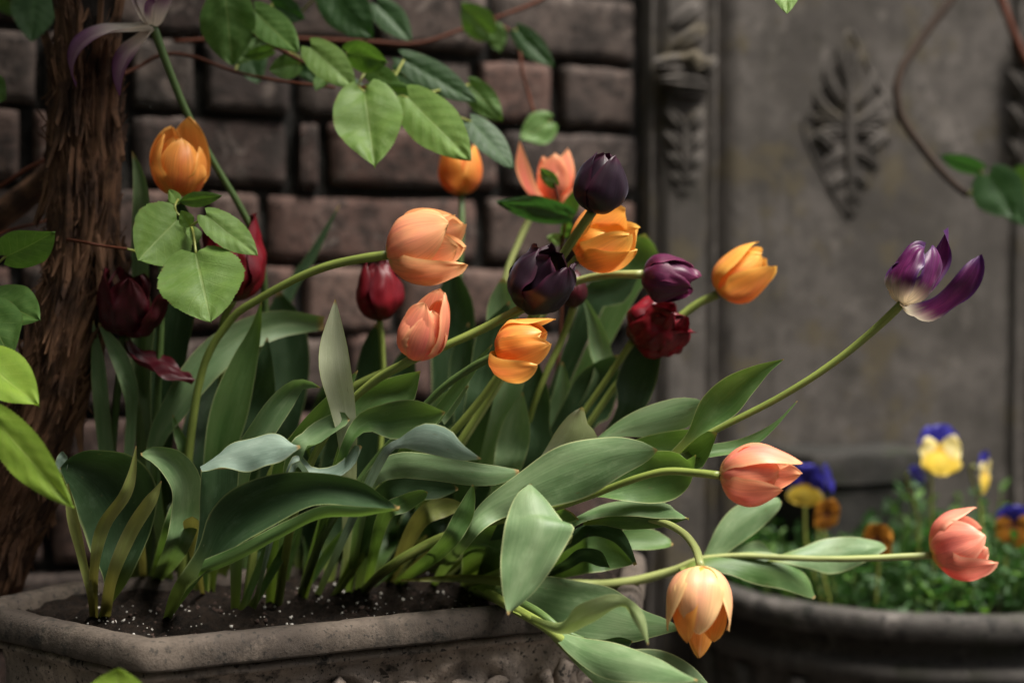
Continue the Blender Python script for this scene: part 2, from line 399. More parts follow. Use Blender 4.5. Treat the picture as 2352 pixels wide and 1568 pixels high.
# ------------------------------------------------------------------ brick wall (its face runs away to the right)
WY = rad(21)
WO = Vector((-0.11, 1.58, 0)); WE = Vector((math.cos(WY), math.sin(WY), 0)); WN = Vector((math.sin(WY), -math.cos(WY), 0))
def wall_hit(x, y, off=0.0):
    r = ray(x, y); o = WO + WN * off
    t = (o - CAM).dot(WN) / r.dot(WN); p = CAM + r * t
    return (p - o).dot(WE), p.z
def wpt(s, z, off=0.0): return WO + WE * s + WN * off + Vector((0, 0, z))
ROTW = Matrix((WE, -WN, Vector((0, 0, 1)))).transposed()
def wall_box(name, s0, s1, z0, z1, o0, o1, mat, parent):
    vs_ = [wpt(s, z, o) for s in (s0, s1) for o in (o0, o1) for z in (z0, z1)]
    f = [(0, 1, 3, 2), (4, 6, 7, 5), (0, 4, 5, 1), (2, 3, 7, 6), (0, 2, 6, 4), (1, 5, 7, 3)]
    return mesh_obj(name, vs_, f, mat, parent, None, False)
wall = thing('brick_wall', wpt(0, 0, 0), 'old weathered brick wall with deep dark joints behind the tulips', 'wall')
S_END = wall_hit(1466, 400)[0]
wall_box('backing', -1.6, 1.9, -.02, 2.3, -.30, -.020, M['mortar'], wall)
mv = []
for i in range(150):
    for j in range(170):
        s_ = -.75 + 1.05 * i / 149; z_ = .25 + 1.2 * j / 169
        mv.append(wpt(s_, z_, -.007 + .006 * noise.noise(Vector((s_ * 30, z_ * 30, 7))) + .004 * noise.noise(Vector((s_ * 110, z_ * 110, 2))) - .012 * max(0, noise.noise(Vector((s_ * 9, z_ * 14, 5))))))
mesh_obj('mortar_bed', mv, grid_faces(150, 170), M['mortar'], wall)
def brick_mesh(k):
    rnd = random.Random(100 + k)
    nx, ny, nz = 11, 3, 7
    vd, faces = {}, []; verts = []
    def vid(i, j, l):
        key = (i, j, l)
        if key not in vd:
            p = Vector((i / (nx - 1) - .5, j / (ny - 1) - .5, l / (nz - 1) - .5))
            size = Vector((.2, .05, .067))
            q_ = Vector((p.x * size.x, p.y * size.y, p.z * size.z))
            r = .0038 + .003 * noise.noise(q_ * 30 + Vector((k * 5, 0, 0)))
            # rounded arrises
            inner = Vector([max(-size[a] / 2 + r, min(size[a] / 2 - r, q_[a])) for a in range(3)])
            dlt = q_ - inner
            if dlt.length > 1e-6: q_ = inner + dlt.normalized() * min(r, dlt.length)
            nn = noise.noise_vector(q_ * 38 + Vector((k * 9.3, 1, 2))) * .0022 + noise.noise_vector(q_ * 120 + Vector((k * 3.3, 5, 2))) * .0016
            q_ += nn
            vd[key] = len(verts); verts.append(q_)
        return vd[key]
    def face(ax, val):
        dims = [nx, ny, nz]; o = [a for a in range(3) if a != ax]
        for a in range(dims[o[0]] - 1):
            for b in range(dims[o[1]] - 1):
                def mk(da, db):
                    c = [0, 0, 0]; c[ax] = val * (dims[ax] - 1); c[o[0]] = a + da; c[o[1]] = b + db; return vid(*c)
                qd = [mk(0, 0), mk(1, 0), mk(1, 1), mk(0, 1)]
                if (val == 1) == (ax == 1): qd = qd[::-1]
                faces.append(qd)
    for ax, val in ((0, 0), (0, 1), (1, 0), (2, 0), (2, 1)): face(ax, val)
    me = bpy.data.meshes.new('brick'); me.from_pydata([tuple(v) for v in verts], [], faces)
    me.polygons.foreach_set('use_smooth', [True] * len(me.polygons)); me.materials.append(M['brick']); return me
BM = [brick_mesh(k) for k in range(9)]
PITCHZ = .0775
zj = wall_hit(950, 284)[1]           # the joint above the row that starts at y = 290
rows = {1: [-420, -160, 120, 335, 560, 862, 1122, 1462], 0: [-300, 92, 290, 456, 676, 1086, 1276, 1464],
        -1: [-480, -200, 62, 288, 672, 740, 1152, 1462], -2: [-420, -120, 150, 470, 600, 1108, 1300, 1462],
        -3: [-300, 40, 335, 690, 905, 1290, 1462]}
for k in range(-8, 6):
    z0 = zj + k * PITCHZ
    if k in rows: js = [wall_hit(x, {1: 60, 0: 205, -1: 365, -2: 530, -3: 690}[k])[0] for x in rows[k]]
    else:
        rnd = random.Random(k * 13 + 5); s = -.62 + rnd.random() * .1; js = [s]
        while s < S_END - .08: s += rnd.choice((.21, .21, .105, .2)); js.append(min(s, S_END))
        if js[-1] - js[-2] < .05: js.pop(-2)
    for a, b in zip(js[:-1], js[1:]):
        rnd = random.Random(int(a * 1000) + k * 77)
        g = .006 + rnd.random() * .010
        L = b - a - g
        if L < .02: continue
        o = bpy.data.objects.new('brick', rnd.choice(BM)); COL.objects.link(o); o.parent = wall
        o.location = wpt((a + b) / 2, z0 + PITCHZ / 2 + rnd.uniform(-.002, .002), rnd.uniform(-.006, .006) - .02) - wall.location
        o.rotation_euler = (ROTW @ Euler((rnd.uniform(-.03, .03), rnd.uniform(-.012, .012) + (math.pi if rnd.random() < .5 else 0), rnd.uniform(-.02, .02))).to_matrix()).to_euler()
        o.scale = (L / .2, 1, (PITCHZ - .0070 + rnd.uniform(-.004, .003)) / .067)
# the unseen rest of the wall stays its bed of mortar, proud of nothing

# ------------------------------------------------------------------ carved stone panel
PO = .012                            # its field stands a little proud of the bricks
panel = thing('carved_stone_relief', wpt(S_END + .4, 0, 0), 'grey carved stone panel with leafy diamond ornament beside the brick wall', 'stone panel')
def ps(x, y, off=PO): return wall_hit(x, y, off)
def pgrid(name, x0, x1, y0, y1, off, h, n, m, mat, parent, th=.03):
    """a slab on the wall plane between two pixel columns; h(a, b) gives relief"""
    s0 = ps(x0, 500, off)[0]; s1 = ps(x1, 500, off)[0]; z0 = y0; z1 = y1
    v = []
    for i in range(n):
        for j in range(m):
            a, b = i / (n - 1), j / (m - 1)
            s = s0 + (s1 - s0) * a; z = z0 + (z1 - z0) * b
            e = th if (i in (0, n - 1) or j in (0, m - 1)) else 0
            v.append(wpt(s, z, off + h(s, z, a) - e))
    return mesh_obj(name, v, grid_faces(n, m), mat, parent)
def rough(s, z, a): return .0022 * noise.noise(Vector((s * 25, z * 25, 3))) + .001 * noise.noise(Vector((s * 90, z * 90, 8)))
pgrid('field', 1640, 2720, .02, 1.6, PO, rough, 40, 60, M['panel_stone'], panel, .05)
def pil_h(s, z, a):
    r = rough(s, z, a); e = min(a, 1 - a)
    return r + (.010 if e > .22 else 0) + (.007 if a > .80 else 0) * 1.0 - (.006 if .08 < e < .22 else 0)
pgrid('pilaster', 1490, 1642, .02, 1.6, PO + .006, pil_h, 44, 60, M['panel_stone'], panel, .06)
pgrid('pilaster', 2330, 2560, .02, 1.6, PO + .008, pil_h, 44, 60, M['panel_stone'], panel, .04)
def lobe(name, x0, y0, x1, y1, wpx, h, off, parent, bend=0.0, mat='panel_stone'):
    """one carved leaf lobe: a ridged drop lying on the panel between two points"""
    a = ps(x0, y0, off); b = ps(x1, y1, off)
    A = Vector((a[0], a[1])); B = Vector((b[0], b[1])); D = B - A; L = D.length; D.normalize(); N = Vector((-D.y, D.x))
    n, m = 12, 9; v = []
    wd = wpx * 1.72 / F
    for i in range(n):
        t = i / (n - 1); ww = wd * (math.sin(math.pi * min(1, t * .93 + .07)) ** .7)
        for j in range(m):
            u = j / (m - 1) * 2 - 1
            p = A + D * (t * L) + N * (u * ww + bend * L * math.sin(math.pi * t))
            hh = .62 * h * math.sqrt(max(0, 1 - u * u)) * (math.sin(math.pi * min(1, t * .9 + .1)) ** .5) * (1 - .45 * math.exp(-(u / .22) ** 2))
            v.append(wpt(p.x, p.y, off + hh - .002))
    return mesh_obj(name, v, grid_faces(n, m), M[mat], parent)
def ornament(name, lobes, off, parent, back=None):
    main = None
    for i, l in enumerate(lobes):
        o = lobe(name if i == 0 else 'acanthus_lobe', *l[:6], off, panel if i == 0 else None, *(l[6:7]))
        if i == 0: main = o
        else:
            o.parent = main
            o.data.transform(Matrix.Translation(-panel.location))
    return main
cx = 1950
OL = [(cx, 490, cx, 90, 15, .016)]
for sg in (-1, 1):
    OL += [(cx + sg * 4, 200, cx + sg * 30, 100, 13, .014), (cx + sg * 8, 245, cx + sg * 60, 150, 15, .016, -.1 * sg),
           (cx + sg * 8, 285, cx + sg * 88, 205, 17, .018, -.12 * sg), (cx + sg * 10, 290, cx + sg * 104, 262, 14, .015),
           (cx + sg * 10, 300, cx + sg * 98, 330, 16, .016, .1 * sg), (cx + sg * 34, 345, cx + sg * 84, 300, 18, .022),
           (cx + sg * 8, 345, cx + sg * 72, 395, 14, .015, .1 * sg), (cx + sg * 6, 395, cx + sg * 48, 435, 12, .013),
           (cx + sg * 4, 430, cx + sg * 26, 475, 9, .010)]
ornament('carved_ornament', OL, PO, panel)
def frame_ridge(pts, name):
    s = crom([(x, y, 0) for x, y in pts], 24); v = [wpt(*ps(p[0], p[1], PO), PO) for p in s]
    vv, ff, uu = tube_data(v, [.0025] * 24, 6); mesh_obj(name, vv, ff, M['panel_stone'], panel, uu)
frame_ridge([(1948, 70), (1905, 170), (1848, 262), (1852, 320), (1900, 420), (1948, 500)], 'ornament_border')
frame_ridge([(1954, 70), (2000, 170), (2056, 262), (2050, 320), (2000, 420), (1954, 500)], 'ornament_border')
PL = [(1572, 250, 1570, 455, 14, .018)]
for sg in (-1, 1):
    PL += [(1570 + sg * 6, 300, 1570 + sg * 42, 248, 20, .022), (1570 + sg * 8, 345, 1570 + sg * 44, 300, 18, .02), (1570 + sg * 6, 385, 1570 + sg * 40, 345, 16, .018),
           (1570 + sg * 4, 425, 1570 + sg * 34, 392, 14, .015), (1570 + sg * 2, 455, 1570 + sg * 18, 420, 10, .012)]
ornament('carved_drop', PL, PO + .014, panel)
# bracket scroll above the drop
sc_ = [(1500, 150, 1640, 150, 30, .03), (1510, 185, 1635, 200, 22, .04), (1530, 215, 1625, 218, 14, .03), (1545, 110, 1625, 60, 22, .022), (1540, 60, 1610, 5, 20, .02),
       (1560, 160, 1600, 120, 22, .05), (1600, 175, 1640, 130, 16, .04)]
ornament('carved_bracket', sc_, PO + .014, panel)
RL = [(2372, 60, 2368, 330, 30, .02), (2352, 150, 2322, 90, 16, .02), (2352, 220, 2315, 160, 18, .022), (2352, 300, 2318, 240, 18, .022), (2345, 380, 2320, 320, 16, .02)]
ornament('carved_drop', RL, PO + .012, panel)
# ------------------------------------------------------------------ dark stone ledge at the panel's foot
def bevel_box(name, mat, parent, P0, ex, ey, sx, sy, z0, z1, n=10):
    """rounded, chipped block; P0 centre, ex/ey horizontal unit vectors"""
    v = []; f = []
    prof = [(1.0, z0), (1.0, z0 + .1 * (z1 - z0)), (1.0, z1 - .014), (.985, z1 - .004), (.95, z1), (0, z1)]
    per = []
    for side in range(4):
        for i in range(n):
            t = i / n * 2 - 1
            c = [(t, -1), (1, t), (-t, 1), (-1, -t)][side]; per.append(c)
    m = len(per)
    for k, z in prof:
        for c in per:
            p = P0 + ex * (c[0] * sx * (k if k else 0.0001)) + ey * (c[1] * sy * (k if k else 0.0001)); p.z = z
            p += noise.noise_vector(p * 40) * .003
            v.append(p)
    for i in range(len(prof) - 1):
        for j in range(m):
            f.append((i * m + j, i * m + (j + 1) % m, (i + 1) * m + (j + 1) % m, (i + 1) * m + j))
    return mesh_obj(name, v, f, mat, parent)
lc = P(1955, 1030, 1.70); ledge = thing('stone_ledge', (lc.x, lc.y, 0), 'low mossy dark stone block standing against the carved panel', 'stone block')
bevel_box('block_top', M['ledge_stone'], ledge, Vector((lc.x, lc.y, 0)), WE, -WN, .085, .05, lc.z - .035, lc.z)
bevel_box('block_body', M['ledge_stone'], ledge, Vector((lc.x, lc.y, 0)), WE, -WN, .078, .045, 0, lc.z - .036)

# ------------------------------------------------------------------ long trough planter (chamfered corners)
C0 = on_z(325, 1480, RIM_Z)                       # chamfer corner nearest the camera
C1 = on_z(1190, 1394, RIM_Z); fx = (C1 - C0); fx.z = 0; fx.normalize(); fy = Vector((-fx.y, fx.x, 0))
C0 = Vector((C0.x, C0.y, 0))
def tl(a, b, z): v = C0 + fx * a + fy * b; return Vector((v.x, v.y, z))
LEN, DEP, CH = .395, .245, .075
def outline(ins):
    """octagon of the trough, shrunk by ins, with rounded corners, as (a, b) points"""
    c = CH; k = ins * .41
    pts = [(0, 0), (LEN, 0), (LEN + .095, .16), (LEN + .095, .20), (LEN + .03, DEP), (-.03, DEP), (-.095, .20), (-.095, .16)]
    out = []; n = len(pts)
    for i in range(n):
        p, q_, r = np.array(pts[i - 1]), np.array(pts[i]), np.array(pts[(i + 1) % n])
        d0 = (p - q_) / np.linalg.norm(p - q_); d1 = (r - q_) / np.linalg.norm(r - q_); rr = .013
        for t in np.linspace(0, 1, 6): out.append(tuple((1 - t) ** 2 * (q_ + d0 * rr) + 2 * t * (1 - t) * q_ + t * t * (q_ + d1 * rr)))
        L = np.linalg.norm(r - q_) - 2 * rr; m = int(L / .006)
        for t in range(1, m): out.append(tuple(q_ + d1 * (rr + L * t / m)))
    return out
OUTL = {}
def ring_sweep(name, prof, mat, parent, disp=None, cap=False):
    """prof: (inset, z) list; same number of points in each ring"""
    base = outline(0.0); n = len(base); cen = np.array((LEN / 2, DEP / 2))
    v, f = [], []
    # inset by moving along an averaged inward normal
    b = np.array(base); t = np.roll(b, -1, 0) - np.roll(b, 1, 0); t /= np.linalg.norm(t, axis=1)[:, None]; nin = np.stack([-t[:, 1], t[:, 0]], 1)
    per = np.concatenate([[0], np.cumsum(np.linalg.norm(np.diff(b, axis=0), axis=1))])
    for k, (ins, z) in enumerate(prof):
        for i in range(n):
            e = disp(per[i], z) if disp else 0.0
            p = b[i] + nin[i] * (ins - e); q_ = tl(p[0], p[1], z)
            q_ += noise.noise_vector(q_ * 45) * .0008 + noise.noise_vector(q_ * 190) * .0005
            v.append(q_)
    for k in range(len(prof) - 1):
        for i in range(n):
            f.append((k * n + i, k * n + (i + 1) % n, (k + 1) * n + (i + 1) % n, (k + 1) * n + i))
    if cap: f.append(tuple((len(prof) - 1) * n + i for i in range(n)))
    return mesh_obj(name, v, f, mat, parent)
trough = thing('stone_trough', tl(LEN / 2, DEP / 2, 0), 'long weathered stone trough planter with carved sides, filled with tulips', 'planter')
rz = RIM_Z
ring_sweep('rim', [(.022, rz - .0225), (.008, rz - .022), (.001, rz - .021), (0, rz - .019), (.0004, rz - .012), (.0012, rz - .006), (.0035, rz - .002), (.008, rz), (.017, rz - .0003), (.021, rz - .003), (.023, rz - .010), (.024, rz - .05)], M['trough_stone'], trough)
def relief(s, z):
    h = noise.noise(Vector((s * 26, z * 30, 1))) * .006 + noise.noise(Vector((s * 60, z * 70, 4))) * .003
    for c, zc, r in ((.05, .43, .05), (.16, .425, .06), (.27, .43, .05), (.37, .425, .06)):
        d = math.hypot(s - c, z - zc); a = math.atan2(z - zc, s - c)
        h += .006 * math.cos(d * 210 - a) * math.exp(-(d / r) ** 2)
    return h
body = [(.020, RIM_Z - .0225), (.010, RIM_Z - .024), (.007, RIM_Z - .027), (.008, RIM_Z - .030), (.015, RIM_Z - .032)]
zz = RIM_Z - .036
while zz > .26: body.append((.014 + (RIM_Z - zz) * .10, zz)); zz -= .006
body += [(.04, .24), (.05, .12), (.03, .05), (.02, .03), (.02, 0)]
ring_sweep('body', body, M['trough_relief_stone'], trough, lambda s, z: relief(s, z) if   .26 < z < RIM_Z - .04 else 0.0)
def scroll(a0, z0, r, turns, sgn, tail):
    pts = []
    for i in range(46):
        t = i / 45; ang = sgn * turns * 2 * math.pi * t + tail; rr = r * (1 - .86 * t)
        p = tl(a0 + rr * math.cos(ang), .017, z0 + rr * math.sin(ang)); pts.append(p - fy * (.002 - .006 * t))
    v, f, u = tube_data(pts, [.0055 * (1 - .5 * i / 45) + .001 for i in range(46)], 8, knob=.3, seed=a0 * 50)
    mesh_obj('carved_scroll', v, f, M['trough_relief_stone'], trough, u)
for a0, z0, r, sg, tl_ in ((.05, .432, .028, 1, 2.2), (.125, .428, .032, -1, 1.0), (.20, .432, .028, 1, 2.4), (.285, .424, .036, -1, .6), (.36, .43, .032, 1, 2.4), (.085, .45 - .02, .016, 1, 0), (.245, .425, .016, -1, 2)):
    scroll(a0, z0, r, 1.4, sg, tl_)
# soil
ol = outline(0); nr = 46; sv = []; cen = np.array((LEN / 2, DEP * .55))
def inset_ol(ins):
    b_ = np.array(ol); t = np.roll(b_, -1, 0) - np.roll(b_, 1, 0); t /= np.linalg.norm(t, axis=1)[:, None]
    return b_ + np.stack([-t[:, 1], t[:, 0]], 1) * ins
io = inset_ol(.0235)
def soil_z(p): return SOIL_Z - .002 + noise.noise(p * 40) * .005 + noise.noise(p * 130) * .005 + noise.noise(p * 260) * .004
for i in range(nr):
    for c in io:
        q_ = cen + (c - cen) * (i / (nr - 1)) if i else cen + (c - cen) * .002
        p = tl(q_[0], q_[1], SOIL_Z); p.z = soil_z(p); sv.append(p)
no = len(io)
tag(mesh_obj('soil', sv, [(i * no + j, i * no + (j + 1) % no, (i + 1) * no + (j + 1) % no, (i + 1) * no + j) for i in range(nr - 1) for j in range(no)], M['soil']), kind='structure')
def blob_cloud(name, spots, mat, kind='stuff'):
    v, f = [], []
    ico = [(0, 0, 1), (1, 0, 0), (0, 1, 0), (-1, 0, 0), (0, -1, 0), (0, 0, -1)]; fc = [(0, 1, 2), (0, 2, 3), (0, 3, 4), (0, 4, 1), (5, 2, 1), (5, 3, 2), (5, 4, 3), (5, 1, 4)]
    for p, r in spots:
        b0 = len(v); e = Euler((random.random() * 6, random.random() * 6, random.random() * 6)).to_matrix()
        for c in ico: v.append(p + e @ (Vector(c) * r * random.uniform(.6, 1.2)))
        f += [tuple(b0 + i for i in t) for t in fc]
    return tag(mesh_obj(name, v, f, mat), kind=kind)
sp, ch = [], []
cl = [(random.uniform(-.02, LEN), random.uniform(.035, .2)) for _ in range(26)]
for i in range(620):
    t = math.sqrt(random.random()); c = io[random.randrange(no)]; q_ = cen + (c - cen) * t * .985
    if random.random() < .5: e_ = random.choice(cl); q_ = np.array((e_[0] + random.gauss(0, .014), e_[1] + random.gauss(0, .012)))
    if q_[1] < .03 + max(0, -q_[0]) * 1.75: continue
    p = tl(q_[0], q_[1], SOIL_Z); p.z = soil_z(p) + .0003
    (sp if i < 400 else ch).append((p, random.choice((.0005, .0007, .0009, .0014, .002)) if i < 400 else random.uniform(.001, .0035)))
blob_cloud('perlite', sp, M['perlite']); blob_cloud('wood_chips', ch, M['wood_chip'])

# ------------------------------------------------------------------ round planter on the right
BZ = P(2000, 1426, 1.40).z; bc = P(2110, 1300, 1.66); bowl_c = Vector((bc.x, bc.y, 0))
bowl = thing('stone_bowl', bowl_c, 'round dark stone planter with ribbed sides holding pansies', 'planter')
BRX, BRY = .275, .25
def bowl_ring(name, prof, mat, disp=None, n=120):
    v, f = [], []
    for r, z in prof:
        for i in range(n):
            a = 2 * math.pi * i / n; e = disp(a, z) if disp else 0
            p = bowl_c + Vector((math.cos(a) * (BRX * r + e), math.sin(a) * (BRY * r + e), z))
            v.append(p + noise.noise_vector(p * 45) * .0015)
    for k in range(len(prof) - 1):
        for i in range(n): f.append((k * n + i, k * n + (i + 1) % n, (k + 1) * n + (i + 1) % n, (k + 1) * n + i))
    return mesh_obj(name, v, f, mat, bowl)
b = BZ
bowl_ring('rim', [(.93, b - .028), (.985, b - .026), (1.0, b - .02), (1.0, b - .008), (.99, b - .002), (.97, b), (.90, b - .001), (.885, b - .008), (.88, b - .06)], M['bowl_stone'])
bowl_ring('moulding', [(.90, b - .026), (.895, b - .046), (.91, b - .052), (.955, b - .056), (.965, b - .064), (.955, b - .072), (.92, b - .078), (.90, b - .082)], M['bowl_stone'])
bowl_ring('body', [(.91, b - .08), (.905, b - .10), (.89, b - .16), (.84, b - .25), (.78, .02), (.78, 0)], M['bowl_stone'])
for k in range(20):
    a = 2 * math.pi * (k + .62) / 20; pts = []
    for z, r in ((b - .08, .92), (b - .11, .915), (b - .17, .895), (b - .25, .85), (.03, .79)):
        pts.append(bowl_c + Vector((math.cos(a) * BRX * r, math.sin(a) * BRY * r, z)))
    v, f, u = tube_data(pts, [.011] * 5, 8, knob=.15, seed=k); mesh_obj('rib', v, f, M['bowl_stone'], bowl, u)
    a2 = a + math.pi / 20; v = []
    for i in range(9):
        for j in range(9):
            uu, vv = i / 8 * 2 - 1, j / 8 * 2 - 1
            an = a2 + uu * .085; z = b - .125 + vv * .028
            r = .895 + .0; h = .014 * math.sqrt(max(0, 1 - uu * uu)) * math.sqrt(max(0, 1 - vv * vv)) - .002
            v.append(bowl_c + Vector((math.cos(an) * (BRX * r + h), math.sin(an) * (BRY * r + h), z)))
    mesh_obj('boss', v, grid_faces(9, 9, True), M['bowl_stone'], bowl)
# soil in the bowl
v = [bowl_c + Vector((0, 0, b - .012))]; f = []
for i in range(48):
    a = 2 * math.pi * i / 48; v.append(bowl_c + Vector((math.cos(a) * BRX * .885, math.sin(a) * BRY * .885, b - .018)))
    f.append((0, 1 + i, 1 + (i + 1) % 48))
mesh_obj('potting_soil', v, f, M['soil'], bowl)

# ------------------------------------------------------------------ plant builders
def loft(name, A, B, mat, parent, n=30, m=11, bulge=.18, fold=.08, wav=.045, seed=0, v0=0.0):
    """leaf blade between two edge curves A and B of (x, y, depth); bulge > 0 bows it away from the camera"""
    a = [Vector(p) for p in px2w(crom(A, n))]; b = [Vector(p) for p in px2w(crom(B, n))]
    verts, uvs = [], []
    for i in range(n):
        d = b[i] - a[i]; wd = d.length
        i0, i1 = max(i - 1, 0), min(i + 1, n - 1)
        t = ((a[i1] + b[i1]) - (a[i0] + b[i0])).normalized()
        nn = d.cross(t)
        if nn.length < 1e-9: nn = Vector((0, 1, 0))
        nn.normalize()
        if nn.y < 0: nn = -nn
        for j in range(m):
            u = j / (m - 1); cu = 4 * u * (1 - u); fo = 1 - abs(2 * u - 1)
            h = bulge * cu + math.copysign(fold, bulge) * fo
            edge = abs(2 * u - 1) ** 3
            rip = wav * edge * math.sin(i * .55 + seed * 1.7 + (2.1 if u > .5 else 0)) + .035 * noise.noise(Vector((u * 2.2, i * .13, seed * 3.7))) + .012 * noise.noise(Vector((u * 6, i * .35, seed * 3.7)))
            verts.append(a[i] + d * u + nn * (wd * (h * .5 + rip))); uvs.append((u, v0 + (1 - v0) * i / (n - 1)))
    return mesh_obj(name, verts, grid_faces(n, m), mat, parent, uvs)
def ribbon(name, spine, mat, parent, **kw):
    """spine: (x, y, depth, half width in px, tilt in degrees) list"""
    n = 26; sp_ = [tuple(p) + (0,) * (5 - len(p)) for p in spine]; s = crom(sp_, n)
    A, B = [], []
    for i in range(n):
        t = s[min(i + 1, n - 1)][:2] - s[max(i - 1, 0)][:2]; t = t / (np.linalg.norm(t) + 1e-9); pr = np.array((-t[1], t[0]))
        x, y, d, w_, tl_ = s[i]; c, sn = math.cos(rad(tl_)), math.sin(rad(tl_)); w_ = max(w_, .6)
        A.append((x + pr[0] * w_ * c, y + pr[1] * w_ * c, d + w_ * sn * d / F)); B.append((x - pr[0] * w_ * c, y - pr[1] * w_ * c, d - w_ * sn * d / F))
    return loft(name, A, B, mat, parent, **kw)

def bloom(root, base, tip, R, kind, close=35, tilt=0, spin=30, seed=0, petals=None, pistil=True, ruf=.05, crump=.02):
    """six-petalled tulip flower; base/tip (x, y, depth), R half-width px"""
    rnd = random.Random(seed)
    b = P(*base); t = P(*tip); ax = (t - b); L = ax.length; ax.normalize()
    view = (CAM - b).normalized()
    yy = (view - ax * view.dot(ax)).normalized(); xx = ax.cross(yy)      # yy towards the camera, xx to the right of the axis
    Rw = R * base[2] / F
    # how fast the base flare dies, so that the cup reaches radius Rw
    def prof(k, tl_, cl_, cu_, S_, n=40):
        rho = z = 0.0; out = []
        for i in range(n):
            v = i / (n - 1)
            th = rad(tl_ + 88 * math.exp(-(v / k) ** 1.6) - cl_ * (max(0, v - .3) / .7) ** 1.3 + cu_ * max(0, (v - .6) / .4) ** 1.6)
            out.append((rho, z, th)); rho += math.sin(th) * S_ / (n - 1); z += math.cos(th) * S_ / (n - 1)
        return out
    Sl, k0 = L * 1.15, .2
    for _ in range(10):
        lo, hi = .03, .6
        for _ in range(16):
            mid = (lo + hi) / 2
            if max(p[0] for p in prof(mid, 0, close, 0, Sl)) < Rw * .95: lo = mid
            else: hi = mid
        k0 = lo; z1 = prof(k0, 0, close, 0, Sl)[-1][1]
        Sl *= (L / max(z1, L * .3)) ** .8
    if petals is None:
        petals = []
        for i in range(3): petals.append(dict(phi=spin + 120 * i, layer=1))
        for i in range(3): petals.append(dict(phi=spin + 60 + 120 * i, layer=0))
    for pi_, pt in enumerate(petals):
        phi = rad(pt['phi'] + rnd.uniform(-6, 6)); lay = pt.get('layer', 1)
        ln = pt.get('len', 1.0) * rnd.uniform(.96, 1.04); wd = pt.get('wid', 1.0); tt = pt.get('tilt', 0) + tilt + rnd.uniform(-2, 2) - (0 if lay else 3)
        cl_ = pt.get('close', close); cu_ = pt.get('curl', 0) + rnd.uniform(-6, 10)
        n, m = 26, 13
        pr = prof(k0 * pt.get('flare', 1.0), tt, cl_, cu_, Sl * ln * (1.0 if lay else .97), n)
        rs = 1.0 if lay else .9
        er, et = (math.cos(phi) * xx + math.sin(phi) * yy), (-math.sin(phi) * xx + math.cos(phi) * yy)
        W = Rw * 1.0 * wd * pt.get('w', 1.0)
        sd_ = rnd.uniform(0, 50); verts, uvs = [], []
        twist = rad(pt.get('twist', 0))
        for i in range(n):
            v = i / (n - 1); rho, z, th = pr[i]; rho *= rs
            sh = (min(1, (v + .03) / .42)) ** .62 * (max(0, 1 - max(0, (v - .42) / .58) ** 2.3)) ** .74
            tipn = .05 * max(0, (v - .9) / .1) * (1 - v) * 10
            ww = W * max(sh, .03 + tipn)
            rc = max(rho, Rw * .62) * pt.get('flat', 1.12)
            nin = -math.cos(th) * er + math.sin(th) * ax
            tw = twist * v
            etw = et * math.cos(tw) + nin * math.sin(tw); ninw = nin * math.cos(tw) - et * math.sin(tw)
            for j in range(m):
                u = j / (m - 1) * 2 - 1; an = u * ww / rc; an = max(-1.5, min(1.5, an))
                lat = rc * math.sin(an); inw = rc * (1 - math.cos(an))
                inw -= Rw * .05 * math.exp(-(u / .16) ** 2) * (1 - v) * -1         # midrib groove
                rf = ruf * pt.get('ruf', 1.0)
                inw += Rw * rf * (abs(u) ** 2) * math.sin(v * 9 + sd_ + (2 if u > 0 else 0)) * min(1, v * 1.6) + Rw * .07 * noise.noise(Vector((u * 1.6, v * 2.6, sd_))) + Rw * crump * min(1, v * 3) * (noise.noise(Vector((u * 3.2, v * 4.5, sd_ + 9))) + .6 * noise.noise(Vector((u * 7, v * 5, sd_ + 3))))
                al = L * v * v * (-.02 * abs(u) ** 2 * math.sin(sd_ + 5 * u) + .035 * noise.noise(Vector((u * 3.5, 1.5, sd_ + 20))) * abs(u) + .02 * noise.noise(Vector((u * 9, 4.5, sd_))))           # uneven rim
                p = b + er * rho + ax * (z + al) + etw * lat + ninw * inw
                verts.append(p); uvs.append((j / (m - 1), v))
        mesh_obj('petal', verts, grid_faces(n, m), M[pt.get('mat', kind)], root, uvs)
    if pistil:
        pts = [b + ax * (L * .02), b + ax * (L * .2), b + ax * (L * .36)]
        v, f, u = tube_data(pts, [Rw * .12, Rw * .10, Rw * .13], 8); mesh_obj('pistil', v, f, M['pistil_yellow'], root, u)
        for k in range(6):
            a = k * math.pi / 3 + .3; o = math.cos(a) * xx + math.sin(a) * yy
            pts = [b + ax * (L * .03) + o * Rw * .1, b + ax * (L * .2) + o * Rw * .22, b + ax * (L * .38) + o * Rw * .30]
            v, f, u = tube_data(pts, [Rw * .025, Rw * .03, Rw * .055], 6); mesh_obj('stamen', v, f, M['pistil_yellow'], root, u)
    # receptacle
    return b
ALL_TULIPS = {}
def tulip(key, label, stem, r=(7, 9), smat='tulip_stem', **bl):
    base = P(*stem[-1]); root = thing('tulip', base, label, 'tulip')
    ALL_TULIPS[key] = root
    rp = [r[0] * 1.25, r[0], r[0], r[1], r[1]]
    tube('stem', stem, rp, M[smat], root, n=60, sides=12, knob=.10, seed=len(ALL_TULIPS))
    if bl: bloom(root, **bl)
    return root
def clump(key, label, base):
    root = thing('tulip', P(*base), label, 'tulip'); ALL_TULIPS[key] = root; return root
_ls = [0]
def leaf(key, A, B, mat='glaucous', **kw):
    _ls[0] += 1
    return loft('leaf', A, B, M['tulip_leaf_' + mat], ALL_TULIPS[key], seed=_ls[0], **kw)
def rleaf(key, spine, mat='glaucous', **kw):
    _ls[0] += 1
    return ribbon('leaf', spine, M['tulip_leaf_' + mat], ALL_TULIPS[key], seed=_ls[0], **kw)
